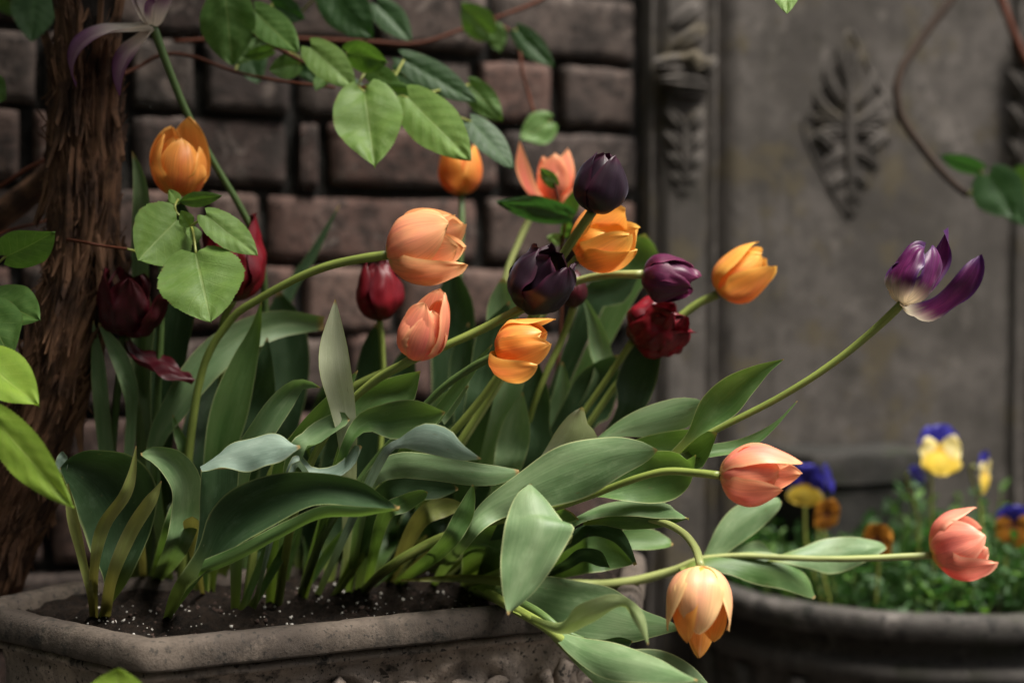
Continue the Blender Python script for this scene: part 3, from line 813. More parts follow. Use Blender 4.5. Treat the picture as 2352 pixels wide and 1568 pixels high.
def D(pts, d0, d1):
    """give a list of (x, y) a depth running from d0 to d1"""
    n = len(pts); return [(x, y, d0 + (d1 - d0) * i / (n - 1)) for i, (x, y) in enumerate(pts)]
def path(pts, d0, d1, soil): return D(pts, d0, d1) + [S(*soil)]
# ------------------------------------------------------------------ tulips with flowers
tulip('orange_left', 'upright orange tulip beside the shaggy trunk', path([(408, 448), (388, 475), (374, 560), (371, 700), (364, 880), (352, 1100)], 1.16, 1.19, (338, 1342)), r=(8, 13), smat='tulip_stem_deep',
      base=(410, 450, 1.16), tip=(418, 300, 1.16), R=72, kind='petal_orange', close=40, seed=1,
      petals=[dict(phi=185, len=.92, wid=1.0), dict(phi=85, len=.86, wid=.95, close=48), dict(phi=5, len=.80, wid=.9, tilt=4), dict(phi=-75, len=1.3, layer=0, close=42, wid=.85), dict(phi=235, len=1.1, layer=0), dict(phi=130, len=.9, layer=0)])
tulip('faded', 'faded white and purple tulip on a long arching stem above the orange tulip', path([(350, 56), (384, 150), (430, 262), (490, 372), (555, 482), (592, 565), (608, 670), (602, 820), (560, 1100)], 1.17, 1.25, (560, 1335)), r=(8, 10), smat='tulip_stem_deep',
      base=(350, 58, 1.17), tip=(338, -100, 1.15), R=26, kind='petal_faded_purple', close=-8, tilt=16, seed=2, ruf=.12,
      petals=[dict(phi=12, len=.95, tilt=12, curl=20, wid=2.0), dict(phi=85, len=.5, tilt=8, wid=.7), dict(phi=-70, len=1.0, wid=1.8), dict(phi=250, len=1.0, tilt=6, wid=1.6),
              dict(phi=172, len=1.75, tilt=72, curl=0, close=-120, wid=2.2, flare=.3), dict(phi=140, len=1.2, tilt=105, curl=0, close=-70, wid=1.3, flare=.3)])
tulip('red_left', 'crumpled crimson tulip half hidden by a toothed vine leaf', path([(536, 688), (514, 740), (508, 900), (500, 1100)], 1.19, 1.22, (470, 1368)), r=(8, 9), smat='tulip_stem',
      base=(540, 690, 1.19), tip=(528, 515, 1.20), R=68, kind='petal_red', close=30, seed=3, ruf=.16, crump=.22,
      petals=[dict(phi=10, len=1.08, close=20), dict(phi=100, len=.9), dict(phi=190, len=1.0, curl=30), dict(phi=55, len=.92, layer=0), dict(phi=150, len=1.1, layer=0), dict(phi=270, len=1.1, layer=0)])
tulip('maroon_left', 'wilting dark maroon tulip with one petal flopped sideways, beside the trunk', path([(285, 770), (276, 850), (264, 960), (262, 1100)], 1.17, 1.20, (318, 1338)), r=(9, 11), smat='tulip_stem_deep',
      base=(288, 770, 1.17), tip=(300, 625, 1.16), R=60, kind='petal_maroon', close=14, seed=4, ruf=.14, crump=.22,
      petals=[dict(phi=170, len=1.1, tilt=2), dict(phi=95, len=.95), dict(phi=20, len=1.0, tilt=18, curl=60), dict(phi=240, len=1.0, layer=0), dict(phi=-50, len=.95, layer=0), dict(phi=35, len=1.15, tilt=74, close=-30, wid=.75, curl=20, flare=1.2)])
tulip('peach_big', 'large peach tulip leaning right on a long stem, in front of the brick wall', path([(893, 585), (820, 596), (740, 615), (660, 650), (590, 690), (530, 735), (465, 850), (430, 1080)], 1.11, 1.17, (415, 1372)), r=(9, 10),
      base=(893, 587, 1.11), tip=(1062, 540, 1.10), R=88, kind='petal_peach', close=24, seed=5,
      petals=[dict(phi=250, len=.98), dict(phi=115, len=.96, wid=1.08), dict(phi=22, len=1.04, wid=.95, tilt=3), dict(phi=185, len=1.02, layer=0), dict(phi=65, len=1.0, layer=0, curl=18), dict(phi=310, len=1.02, layer=0)])
tulip('red_mid', 'dark red tulip bud hanging behind the large peach tulip', path([(872, 735), (878, 800), (880, 920), (862, 1120)], 1.22, 1.23, (800, 1330)), r=(6, 8), smat='tulip_stem',
      base=(872, 735, 1.22), tip=(868, 602, 1.22), R=54, kind='petal_red', close=42, seed=6, spin=50, ruf=.12, crump=.1)
tulip('coral_mid', 'coral orange tulip with a pointed petal, in front of the dark red bud', path([(948, 822), (925, 838), (865, 872), (795, 935), (720, 1050), (670, 1200)], 1.03, 1.10, (638, 1392)), r=(9, 10),
      base=(950, 822, 1.03), tip=(992, 678, 1.015), R=66, kind='petal_coral', close=42, seed=7,
      petals=[dict(phi=185, len=.85, close=50), dict(phi=60, len=.86, wid=1.05, close=45), dict(phi=-30, len=1.0), dict(phi=120, len=.9, layer=0), dict(phi=290, len=1.12, layer=0, close=30), dict(phi=5, len=1.12, layer=0, close=38, wid=.85)])
tulip('orange_mid', 'orange tulip opening sideways with its lower petal dropped', path([(1138, 817), (1085, 843), (1012, 895), (930, 982), (850, 1072), (745, 1225)], 1.06, 1.12, (690, 1372)), r=(8, 10), smat='tulip_stem_deep',
      base=(1140, 812, 1.06), tip=(1252, 778, 1.05), R=62, kind='petal_orange', close=44, seed=8, ruf=.08,
      petals=[dict(phi=245, len=1.02, close=55), dict(phi=125, len=.98, close=48), dict(phi=75, len=1.12, close=30, wid=.8), dict(phi=200, len=1.3, layer=0, close=48, wid=.8, curl=30), dict(phi=310, len=1.0, layer=0), dict(phi=60, len=1.22, tilt=27, close=40, wid=.68)])
tulip('orange_back', 'blurred orange tulip behind the hanging vine leaves on the brick wall', path([(1060, 447), (1060, 530), (1050, 710), (1030, 920)], 1.33, 1.29, (980, 1315)), r=(6, 8), smat='tulip_stem_deep',
      base=(1060, 447, 1.33), tip=(1056, 335, 1.33), R=54, kind='petal_orange', close=34, seed=9, spin=20)
tulip('peach_back', 'blurred peach tulip with spread petals behind the black tulip', path([(1268, 462), (1228, 485), (1190, 560), (1160, 640), (1130, 790), (1100, 1010)], 1.30, 1.27, (1050, 1322)), r=(7, 8), smat='tulip_stem_pale',
      base=(1270, 462, 1.30), tip=(1276, 345, 1.30), R=46, kind='petal_coral', close=16, tilt=8, seed=10,
      petals=[dict(phi=150, len=1.3, tilt=12, wid=.75), dict(phi=90, len=.9, wid=.9), dict(phi=0, len=.95, tilt=12), dict(phi=140, len=.9, layer=0), dict(phi=45, len=1.05, layer=0, wid=.7), dict(phi=270, len=1.0, layer=0)])
tulip('black_top', 'nearly black closed tulip standing highest among the orange ones', path([(1360, 487), (1338, 518), (1302, 572), (1250, 660), (1200, 770), (1110, 910), (960, 1090)], 1.08, 1.14, (765, 1374)), r=(9, 9), smat='tulip_stem',
      base=(1362, 488, 1.08), tip=(1396, 352, 1.07), R=63, kind='petal_black_purple', close=52, seed=11, ruf=.08, crump=.05,
      petals=[dict(phi=50, len=.98, wid=1.1, close=48), dict(phi=175, len=.98), dict(phi=290, len=1.0), dict(phi=115, len=.96, layer=0), dict(phi=-10, len=1.0, layer=0), dict(phi=235, len=1.0, layer=0)])
tulip('orange_open', 'wide open orange tulip tucked below the black tulip', path([(1328, 592), (1275, 655), (1200, 775), (1120, 915), (1000, 1110)], 1.13, 1.18, (880, 1350)), r=(8, 9),
      base=(1330, 590, 1.13), tip=(1438, 512, 1.11), R=74, kind='petal_yellow_orange', close=22, tilt=4, seed=12, ruf=.1,
      petals=[dict(phi=30, len=1.0, wid=1.05), dict(phi=95, len=.82, wid=.8, close=52), dict(phi=170, len=1.02, wid=1.0), dict(phi=240, len=1.1, layer=0), dict(phi=300, len=1.08, layer=0), dict(phi=62, len=1.12, layer=0, wid=.7, curl=20)])
tulip('plum_mid', 'large dark purple tulip leaning right between the orange tulips', path([(1203, 706), (1105, 757), (1012, 799), (905, 846), (805, 892), (700, 978), (625, 1085), (590, 1220)], 1.09, 1.13, (562, 1413)), r=(9, 10),
      base=(1205, 706, 1.09), tip=(1278, 584, 1.07), R=76, kind='petal_black_purple', close=38, seed=13, ruf=.14, crump=.08,
      petals=[dict(phi=45, len=.98, wid=1.1), dict(phi=165, len=1.0, wid=1.0), dict(phi=285, len=1.0), dict(phi=105, len=1.02, layer=0, curl=14), dict(phi=0, len=1.02, layer=0, curl=20), dict(phi=230, len=1.04, layer=0)])
tulip('plum_right', 'small plum purple tulip nodding right on a thin arched stem', path([(1477, 630), (1405, 631), (1342, 641), (1292, 666), (1232, 745), (1132, 905), (1012, 1105)], 1.14, 1.2, (905, 1345)), r=(8, 8), smat='tulip_stem_pale',
      base=(1477, 632, 1.14), tip=(1588, 652, 1.13), R=54, kind='petal_plum', close=50, seed=14, ruf=.1, crump=.07,
      petals=[dict(phi=75, len=1.0, wid=1.1, close=56), dict(phi=190, len=.98, tilt=6), dict(phi=310, len=1.0), dict(phi=20, len=1.0, layer=0), dict(phi=140, len=1.12, layer=0, close=38), dict(phi=250, len=1.0, layer=0)])
tulip('red_right', 'ragged bright red tulip behind the small plum tulip', path([(1452, 785), (1400, 862), (1300, 1005), (1200, 1160)], 1.19, 1.22, (1060, 1335)), r=(7, 8),
      base=(1455, 785, 1.19), tip=(1560, 712, 1.18), R=64, kind='petal_red', close=26, tilt=4, seed=15, ruf=.2, crump=.22,
      petals=[dict(phi=20, len=1.1), dict(phi=100, len=.95, curl=30), dict(phi=180, len=1.0), dict(phi=250, len=1.0, layer=0), dict(phi=60, len=1.1, layer=0, mat='petal_red'), dict(phi=310, len=1.0, layer=0)])
tulip('red_behind', 'dark red tulip showing only its edge behind the large purple tulip', path([(1318, 705), (1290, 780), (1220, 950)], 1.2, 1.22, (1120, 1325)), r=(7, 8),
      base=(1318, 705, 1.2), tip=(1312, 620, 1.2), R=34, kind='petal_maroon', close=40, seed=45, spin=15)
tulip('yellow_right', 'blurred yellow orange tulip leaning towards the stone panel', path([(1648, 676), (1592, 705), (1500, 785), (1400, 905), (1280, 1085)], 1.21, 1.22, (1105, 1330)), r=(8, 9),
      base=(1650, 674, 1.21), tip=(1762, 588, 1.20), R=60, kind='petal_yellow_orange', close=30, seed=16,
      petals=[dict(phi=40, len=1.0, wid=1.1), dict(phi=170, len=1.06, wid=1.0), dict(phi=280, len=1.0), dict(phi=105, len=.98, layer=0), dict(phi=220, len=1.05, layer=0), dict(phi=0, len=1.02, layer=0)])
tulip('white_purple', 'open purple tulip with white heart on the longest stem, before the stone panel', path([(2071, 698), (2022, 745), (1932, 820), (1832, 888), (1742, 938), (1650, 984), (1500, 1060), (1350, 1130), (1200, 1190), (1060, 1260)], 1.05, 1.13, (905, 1342)), r=(8, 10),
      base=(2072, 698, 1.05), tip=(2132, 572, 1.05), R=54, kind='petal_white_purple', close=10, tilt=0, seed=17, ruf=.22, crump=.14,
      petals=[dict(phi=185, len=1.10, tilt=-4, close=40, wid=.75, curl=-30), dict(phi=120, len=1.12, tilt=4, close=30, wid=.8, curl=-60), dict(phi=20, len=1.25, tilt=-4, close=16, wid=1.1, layer=0, curl=-60),
              dict(phi=300, len=1.55, tilt=-4, close=12, wid=.5, layer=0, curl=-20), dict(phi=48, len=1.75, tilt=36, close=22, wid=.8, curl=-34, flare=1.1), dict(phi=240, len=1.0, layer=0, close=20, wid=.7)])
tulip('coral_front', 'coral pink tulip nodding level over the planter end, beak-like closed tip', path([(1655, 1092), (1592, 1085), (1522, 1083), (1442, 1105), (1362, 1136), (1272, 1166), (1182, 1187), (1100, 1206), (990, 1245), (890, 1305)], 1.02, 1.12, (830, 1362)), r=(8, 11), smat='tulip_stem',
      base=(1655, 1094, 1.02), tip=(1800, 1090, 1.01), R=66, kind='petal_coral', close=50, seed=18,
      petals=[dict(phi=215, len=1.05, close=46, wid=1.1), dict(phi=115, len=.95, close=52, wid=1.0), dict(phi=30, len=1.0, close=48, tilt=4), dict(phi=265, len=1.28, layer=0, close=44, wid=.75), dict(phi=150, len=1.3, layer=0, close=50, wid=.7), dict(phi=70, len=1.02, layer=0, close=56)])
tulip('peach_hanging', 'pale peach tulip hanging upside down on a hooked stem', path([(1610, 1302), (1599, 1262), (1572, 1226), (1530, 1202), (1478, 1192), (1400, 1202), (1280, 1252), (1150, 1312)], 1.0, 1.13, (1062, 1350)), r=(8, 9), smat='tulip_stem_pale',
      base=(1611, 1300, 1.0), tip=(1606, 1452, .99), R=74, kind='petal_pale_peach', close=26, seed=19, ruf=.06,
      petals=[dict(phi=8, len=.98, wid=.9, tilt=2, close=16), dict(phi=80, len=1.06, wid=.85, close=38), dict(phi=172, len=.96, wid=.62, tilt=3, close=14), dict(phi=45, len=1.22, layer=0, mat='petal_orange', close=34, wid=.7), dict(phi=270, len=1.42, layer=0, mat='petal_orange', close=40, wid=.6), dict(phi=225, len=1.1, layer=0, mat='petal_orange')])
tulip('pink_right', 'pink tulip reaching right over the pansy planter', path([(2138, 1275), (2005, 1281), (1900, 1283), (1800, 1280), (1705, 1276), (1612, 1284), (1540, 1312), (1450, 1335), (1375, 1343), (1280, 1342)], 1.15, 1.2, (1180, 1348)), r=(7, 12), smat='tulip_stem_pale',
      base=(2140, 1272, 1.15), tip=(2268, 1236, 1.14), R=80, kind='petal_pink', close=34, tilt=2, seed=20,
      petals=[dict(phi=168, len=1.0, wid=.85), dict(phi=95, len=.96, wid=.8, close=40), dict(phi=28, len=.98, wid=.9), dict(phi=240, len=1.02, layer=0), dict(phi=310, len=.98, layer=0), dict(phi=62, len=1.0, layer=0, wid=.8)])

# ------------------------------------------------------------------ tulip leaves
# upright leaves beside the trunk
rleaf('maroon_left', [S(300, 1345), (262, 1150, 1.19, 14), (240, 1000, 1.18, 17), (230, 900, 1.17, 17), (224, 820, 1.17, 13), (215, 738, 1.16, 1)][0:1] and [(*S(300, 1345), 10, 0), (262, 1150, 1.19, 16, 0), (240, 1000, 1.18, 18, 0), (230, 900, 1.17, 18, 0), (224, 820, 1.17, 14, 0), (214, 736, 1.16, 1, 0)], 'glaucous', bulge=.3)
rleaf('maroon_left', [(*S(318, 1345), 10, 0), (294, 1120, 1.18, 12, 20), (302, 960, 1.17, 14, 30), (298, 890, 1.16, 20, 20), (268, 808, 1.16, 19, 10), (226, 742, 1.16, 2, 0)], 'glaucous', bulge=.25)
rleaf('orange_left', [(*S(345, 1340), 10, 0), (352, 1050, 1.22, 16, 0), (346, 900, 1.22, 30, 0), (333, 800, 1.22, 37, 0), (318, 700, 1.22, 30, 0), (312, 600, 1.22, 2, 0)], 'glaucous', bulge=.15)
rleaf('orange_left', [(*S(360, 1335), 12, 0), (372, 1000, 1.21, 26, 0), (388, 820, 1.2, 40, 0), (412, 660, 1.19, 47, 0), (420, 540, 1.18, 36, 0), (410, 452, 1.18, 4, 0)], 'deep', bulge=.3)
rleaf('orange_left', [(*S(330, 1335), 10, 0), (322, 900, 1.22, 14, 0), (322, 600, 1.2, 20, 0), (325, 470, 1.19, 20, 0), (318, 400, 1.19, 13, 0), (304, 348, 1.19, 1, 0)], 'glaucous', bulge=.3)
rleaf('peach_big', [(*S(390, 1360), 12, 0), (352, 1060, 1.18, 16, 0), (405, 930, 1.17, 32, 0), (495, 815, 1.18, 40, 0), (620, 748, 1.2, 34, 10), (745, 742, 1.22, 18, 30)], 'glaucous', bulge=.2)
rleaf('red_left', [(*S(480, 1365), 12, 0), (500, 1080, 1.17, 34, 10), (528, 940, 1.16, 44, 10), (562, 830, 1.16, 30, 10), (586, 760, 1.16, 14, 0), (601, 690, 1.15, 1, 0)], 'green', bulge=.35)
rleaf('red_left', [(*S(500, 1350), 12, 0), (560, 1040, 1.2, 45, 0), (590, 930, 1.2, 42, 0), (606, 840, 1.19, 22, 0), (614, 774, 1.19, 1, 0)], 'deep', bulge=.25)
rleaf('red_left', [(*S(455, 1365), 8, 0), (428, 1060, 1.17, 15, 0), (410, 1000, 1.17, 11, 0), (397, 952, 1.17, 1, 0)], 'green', bulge=.3)
rleaf('red_left', [(*S(430, 1360), 10, 0), (440, 1100, 1.2, 40, 0), (470, 980, 1.22, 48, 0), (500, 880, 1.24, 40, 0), (540, 790, 1.25, 4, 0)], 'deep', bulge=.2)
rleaf('faded', [(*S(590, 1330), 10, 0), (640, 1000, 1.25, 40, 0), (660, 850, 1.26, 52, 0), (650, 740, 1.27, 45, 0), (640, 670, 1.27, 4, 0)], 'deep', bulge=.2)
rleaf('faded', [(*S(600, 1320), 8, 0), (620, 860, 1.28, 14, 0), (660, 680, 1.3, 14, 0), (715, 590, 1.31, 11, 0), (780, 470, 1.32, 1, 0)], 'deep', bulge=.2)
# pale upright leaf and the sheaf around it
rleaf('red_mid', [(*S(800, 1345), 10, 0), (800, 1050, 1.08, 20, 0), (786, 930, 1.06, 30, 0), (770, 850, 1.05, 36, 0), (766, 790, 1.05, 31, 0), (768, 735, 1.05, 16, 0), (770, 687, 1.05, 1, 0)], 'pale', bulge=.2)
rleaf('plum_mid', [(*S(540, 1405), 10, 0), (552, 1090, 1.10, 22, 0), (605, 985, 1.09, 30, 10), (655, 915, 1.09, 27, 20), (692, 882, 1.09, 15, 30), (736, 890, 1.08, 1, 0)], 'glaucous', bulge=.35)
rleaf('coral_mid', [(*S(620, 1392), 10, 0), (640, 1100, 1.09, 20, 20), (690, 1010, 1.08, 24, 20), (752, 942, 1.07, 26, 20), (792, 892, 1.07, 14, 10), (822, 850, 1.07, 1, 0)], 'green', bulge=.35)
leaf('coral_mid', [S(632, 1394)] + D([(655, 1060), (700, 985), (750, 955), (785, 944), (803, 962)], 1.07, 1.06), [S(645, 1394)] + D([(690, 1060), (735, 1020), (780, 985), (800, 972), (804, 963)], 1.05, 1.06), 'glaucous', bulge=.4)
leaf('orange_mid', [S(680, 1376)] + D([(775, 1030), (805, 920), (860, 880), (915, 862), (966, 851)], 1.08, 1.06), [S(695, 1376)] + D([(800, 1030), (838, 970), (890, 935), (946, 925), (966, 853)], 1.07, 1.06), 'green', bulge=.3)
leaf('orange_mid', [S(690, 1378)] + D([(770, 1060), (815, 960), (880, 928), (950, 918), (1022, 945)], 1.06, 1.03), [S(705, 1378)] + D([(790, 1070), (838, 992), (900, 1008), (975, 998), (1023, 947)], 1.05, 1.03), 'green', bulge=.3)
leaf('orange_mid', [S(720, 1370)] + D([(860, 1060), (920, 1005), (975, 972), (1030, 985), (1062, 1020), (1105, 1052)], 1.05, 1.0), [S(735, 1370)] + D([(880, 1070), (915, 1030), (965, 1038), (1025, 1052), (1065, 1058), (1106, 1054)], 1.05, 1.0), 'blue', bulge=-.15)
rleaf('orange_open', [(*S(800, 1365), 8, 0), (840, 1130, 1.09, 16, 0), (900, 1072, 1.08, 28, 0), (985, 1072, 1.07, 30, 0), (1085, 1088, 1.07, 27, 0), (1150, 1090, 1.08, 20, 0), (1192, 1082, 1.09, 4, 0)], 'glaucous', bulge=-.15)
rleaf('orange_open', [(*S(820, 1362), 8, 0), (865, 1160, 1.11, 22, 0), (950, 1118, 1.1, 34, 0), (1010, 1120, 1.1, 24, 0), (1052, 1122, 1.1, 3, 0)], 'deep', bulge=.2)
rleaf('orange_open', [(*S(840, 1360), 8, 0), (880, 1190, 1.09, 16, 0), (930, 1155, 1.08, 20, 0), (978, 1132, 1.07, 10, 0), (982, 1130, 1.07, 1, 0)], 'green', bulge=.2)
rleaf('plum_right', [(*S(905, 1345), 8, 0), (1015, 1260, 1.07, 18, 0), (1062, 1190, 1.05, 22, 0), (1080, 1140, 1.05, 12, 0), (1086, 1112, 1.05, 1, 0)], 'green', bulge=.4)
rleaf('plum_right', [(*S(890, 1345), 8, 0), (960, 1200, 1.12, 20, 0), (1020, 1165, 1.12, 22, 0), (1075, 1165, 1.12, 3, 0)], 'yellowing', bulge=.2)
# curled blue leaf in the middle
leaf('plum_mid', [S(575, 1412)] + D([(640, 1120), (680, 1040), (720, 1075), (775, 1065), (815, 1018), (826, 1020)], 1.07, 1.04), [S(585, 1412)] + D([(650, 1130), (682, 1060), (720, 1098), (770, 1096), (815, 1065), (828, 1024)], 1.04, 1.03), 'blue', bulge=.3)
# great folded leaves at the left of the trough
L1 = 'fold_left'
clump(L1, 'flowerless tulip with two broad folded leaves near the trough corner', S(376, 1428))
leaf(L1, [S(372, 1430)] + D([(395, 1350), (455, 1262), (478, 1180), (540, 1120), (640, 1086), (740, 1086), (830, 1105), (880, 1140), (917, 1165)], 1.05, .99), [S(388, 1430)] + D([(432, 1350), (500, 1285), (600, 1222), (690, 1172), (750, 1158), (830, 1165), (880, 1172), (918, 1167)], 1.03, .985), 'deep', bulge=.55, n=40)
leaf(L1, D([(470, 1285), (560, 1245), (650, 1200), (740, 1160), (830, 1164), (916, 1167)], 1.024, .984), D([(455, 1322), (545, 1288), (640, 1236), (735, 1192), (830, 1184), (915, 1169)], 1.03, .99), 'green', bulge=-.3, v0=.4)
leaf(L1, [S(374, 1428)] + D([(430, 1320), (455, 1220), (458, 1140), (462, 1076)], 1.06, 1.05), [S(386, 1428)] + D([(478, 1300), (525, 1200), (545, 1130), (550, 1070)], 1.06, 1.06), 'deep', bulge=.4)
leaf(L1, D([(462, 1076), (520, 1028), (590, 1000), (640, 998), (672, 1018), (690, 1022)], 1.05, 1.02), D([(463, 1080), (510, 1076), (570, 1082), (630, 1066), (670, 1042), (691, 1030)], 1.03, 1.01), 'blue', bulge=-.15, v0=.5)
# left corner clump
L2 = 'corner'
clump(L2, 'flowerless tulip with a broad drooping leaf and yellowing shoots at the trough corner', S(226, 1426))
leaf(L2, [S(232, 1424)] + D([(300, 1320), (350, 1210), (358, 1110), (300, 1046), (215, 1032), (165, 1048), (138, 1074)], 1.08, 1.04), [S(224, 1424)] + D([(240, 1340), (205, 1260), (180, 1190), (165, 1140), (150, 1105), (138, 1076)], 1.07, 1.04), 'deep', bulge=.45, n=38, m=15)
leaf(L2, D([(120, 1090), (130, 1052), (142, 1036), (152, 1045)], 1.05, 1.05), D([(146, 1094), (154, 1080), (156, 1060), (154, 1047)], 1.05, 1.05), 'blue', bulge=.2)
rleaf(L2, [(*S(214, 1427), 7, 0), (207, 1362, 1.07, 8, 0), (186, 1272, 1.06, 11, 0), (165, 1180, 1.05, 13, 0), (154, 1110, 1.05, 3, 0)], 'yellowing', bulge=.3)
rleaf(L2, [(*S(216, 1427), 9, 0), (217, 1300, 1.05, 11, 0), (238, 1208, 1.04, 18, 30), (285, 1140, 1.03, 17, 40), (303, 1090, 1.03, 10, 10), (313, 1024, 1.03, 1, 0)], 'yellowing', bulge=.45)
rleaf(L2, [(*S(240, 1427), 12, 0), (257, 1325, 1.05, 14, 0), (300, 1222, 1.04, 17, 0), (342, 1155, 1.03, 15, 0), (358, 1130, 1.03, 9, 0), (371, 1104, 1.03, 1, 0)], 'yellowing', bulge=.4)
L3 = 'corner_back'
clump(L3, 'flowerless tulip with one leaf bent over backwards, behind the corner shoots', S(345, 1345))
leaf(L3, [S(358, 1347)] + D([(430, 1270), (460, 1190), (463, 1110), (445, 1065), (405, 1032), (345, 1026), (325, 1044)], 1.10, 1.05), [S(340, 1347)] + D([(372, 1270), (392, 1190), (395, 1130), (372, 1085), (345, 1058), (330, 1050), (324, 1046)], 1.09, 1.04), 'glaucous', bulge=.3, m=13)
rleaf(L3, [(*S(330, 1343), 8, 0), (326, 1270, 1.14, 9, 0), (318, 1200, 1.12, 10, 0), (312, 1150, 1.1, 2, 0)], 'yellowing', bulge=.3)
rleaf(L3, [(*S(352, 1343), 12, 0), (390, 1240, 1.14, 24, 0), (425, 1160, 1.13, 30, 0), (440, 1090, 1.13, 3, 0)], 'green', bulge=.3)
leaf(L3, [S(465, 1375)] + D([(440, 1290), (425, 1230), (421, 1196), (440, 1186)], 1.12, 1.05), [S(472, 1375)] + D([(462, 1290), (460, 1230), (462, 1200), (444, 1187)], 1.12, 1.05), 'yellowing', bulge=.3)
# big pale leaves in the centre right
L4 = 'centre'
clump(L4, 'flowerless tulip with the broadest pale leaves at the right end of the trough', S(1070, 1346))
leaf(L4, [S(985, 1345)] + D([(1050, 1230), (1105, 1158), (1190, 1085), (1290, 1022), (1400, 1003), (1470, 1012), (1510, 1032)], 1.08, 1.03), [S(1000, 1347)] + D([(1080, 1250), (1150, 1190), (1250, 1168), (1345, 1142), (1430, 1092), (1485, 1060), (1511, 1034)], 1.06, 1.03), 'glaucous', bulge=-.18, n=40, m=15)
leaf('coral_front', D([(1300, 1158), (1358, 1132), (1420, 1072), (1480, 1040), (1530, 1034), (1562, 1042), (1575, 1056), (1598, 1043)], 1.085, 1.045), D([(1302, 1162), (1362, 1142), (1430, 1149), (1500, 1156), (1550, 1146), (1580, 1118), (1592, 1085), (1599, 1045)], 1.075, 1.045), 'green', bulge=.3, m=13)
leaf('white_purple', [S(980, 1340)] + D([(1250, 1120), (1400, 1040), (1470, 1005), (1545, 988), (1600, 986), (1646, 993)], 1.12, 1.07), [S(995, 1340)] + D([(1300, 1130), (1430, 1060), (1510, 1052), (1570, 1082), (1618, 1070), (1647, 997)], 1.11, 1.07), 'green', bulge=.25)
leaf('white_purple', [S(1000, 1338)] + D([(1160, 1160), (1240, 1050), (1280, 985), (1310, 950), (1338, 934)], 1.13, 1.09), [S(1015, 1338)] + D([(1220, 1150), (1310, 1060), (1372, 1004), (1350, 975), (1340, 936)], 1.12, 1.08), 'pale', bulge=-.12)
leaf('yellow_right', [S(1040, 1335)] + D([(1250, 1110), (1370, 1005), (1450, 948), (1540, 916), (1590, 914), (1622, 924)], 1.14, 1.1), [S(1052, 1335)] + D([(1290, 1110), (1400, 1012), (1490, 1003), (1570, 985), (1610, 955), (1623, 926)], 1.13, 1.1), 'glaucous', bulge=-.15)
leaf('white_purple', D([(1540, 1040), (1582, 985), (1612, 915), (1660, 870), (1730, 840), (1800, 824)], 1.09, 1.05), D([(1548, 1046), (1625, 990), (1690, 952), (1728, 905), (1765, 858), (1801, 825)], 1.07, 1.05), 'green', bulge=.35)
leaf('white_purple', D([(1520, 1055), (1625, 1022), (1710, 1004), (1780, 968), (1831, 919)], 1.09, 1.09), D([(1530, 1062), (1632, 1049), (1715, 1034), (1775, 988), (1832, 921)], 1.08, 1.09), 'green', bulge=.25)
# bright leaf bent over the front
leaf(L4, [S(1085, 1348)] + D([(1120, 1250), (1165, 1160), (1200, 1118), (1218, 1112)], 1.12, 1.01), [S(1130, 1348)] + D([(1180, 1260), (1220, 1190), (1225, 1130), (1222, 1113)], 1.12, 1.015), 'deep', bulge=.2)
leaf(L4, D([(1213, 1113), (1185, 1138), (1165, 1185), (1152, 1255), (1150, 1330), (1166, 1411)], 1.01, .965), D([(1221, 1113), (1252, 1142), (1292, 1198), (1318, 1216), (1242, 1342), (1167, 1411)], 1.012, .97), 'glaucous', bulge=-.22, n=34, m=15, v0=.45)
leaf(L4, [S(1058, 1350)] + D([(1062, 1270), (1070, 1215), (1130, 1190), (1250, 1170)], 1.12, 1.07), [S(1130, 1350)] + D([(1165, 1300), (1200, 1255), (1250, 1220), (1330, 1190)], 1.12, 1.08), 'green', bulge=.3)
# tangle below the coral tulip
leaf('peach_hanging', [S(1140, 1345)] + D([(1290, 1210), (1370, 1165), (1440, 1148), (1525, 1152), (1560, 1180), (1582, 1189)], 1.11, 1.05), [S(1150, 1345)] + D([(1300, 1225), (1370, 1190), (1440, 1183), (1510, 1192), (1555, 1190), (1583, 1190)], 1.09, 1.04), 'glaucous', bulge=-.2)
leaf('peach_hanging', D([(1340, 1195), (1400, 1186), (1470, 1185), (1530, 1190), (1582, 1190)], 1.09, 1.045), D([(1340, 1205), (1395, 1208), (1455, 1216), (1520, 1210), (1580, 1192)], 1.10, 1.05), 'green', bulge=.25)
leaf('peach_hanging', [S(1160, 1345)] + D([(1300, 1230), (1350, 1200), (1405, 1200), (1440, 1232), (1462, 1296)], 1.12, 1.06), [S(1175, 1345)] + D([(1320, 1250), (1360, 1232), (1400, 1240), (1425, 1258), (1458, 1297)], 1.1, 1.07), 'deep', bulge=-.2)
leaf('pink_right', [S(1180, 1345)] + D([(1330, 1260), (1420, 1220), (1490, 1212), (1535, 1235), (1545, 1250)], 1.16, 1.16), [S(1190, 1345)] + D([(1340, 1290), (1420, 1262), (1490, 1262), (1530, 1258), (1546, 1251)], 1.15, 1.15), 'green', bulge=.2)
leaf('pink_right', [S(1195, 1345)] + D([(1290, 1290), (1330, 1260), (1380, 1265), (1400, 1300)], 1.12, 1.07), [S(1205, 1345)] + D([(1300, 1310), (1340, 1290), (1375, 1300), (1400, 1303)], 1.12, 1.07), 'deep', bulge=.3)
leaf('pink_right', [S(1200, 1345)] + D([(1320, 1230), (1380, 1215), (1430, 1245), (1455, 1290)], 1.13, 1.12), [S(1210, 1345)] + D([(1330, 1320), (1390, 1310), (1440, 1300), (1456, 1293)], 1.13, 1.12), 'green', bulge=.2)
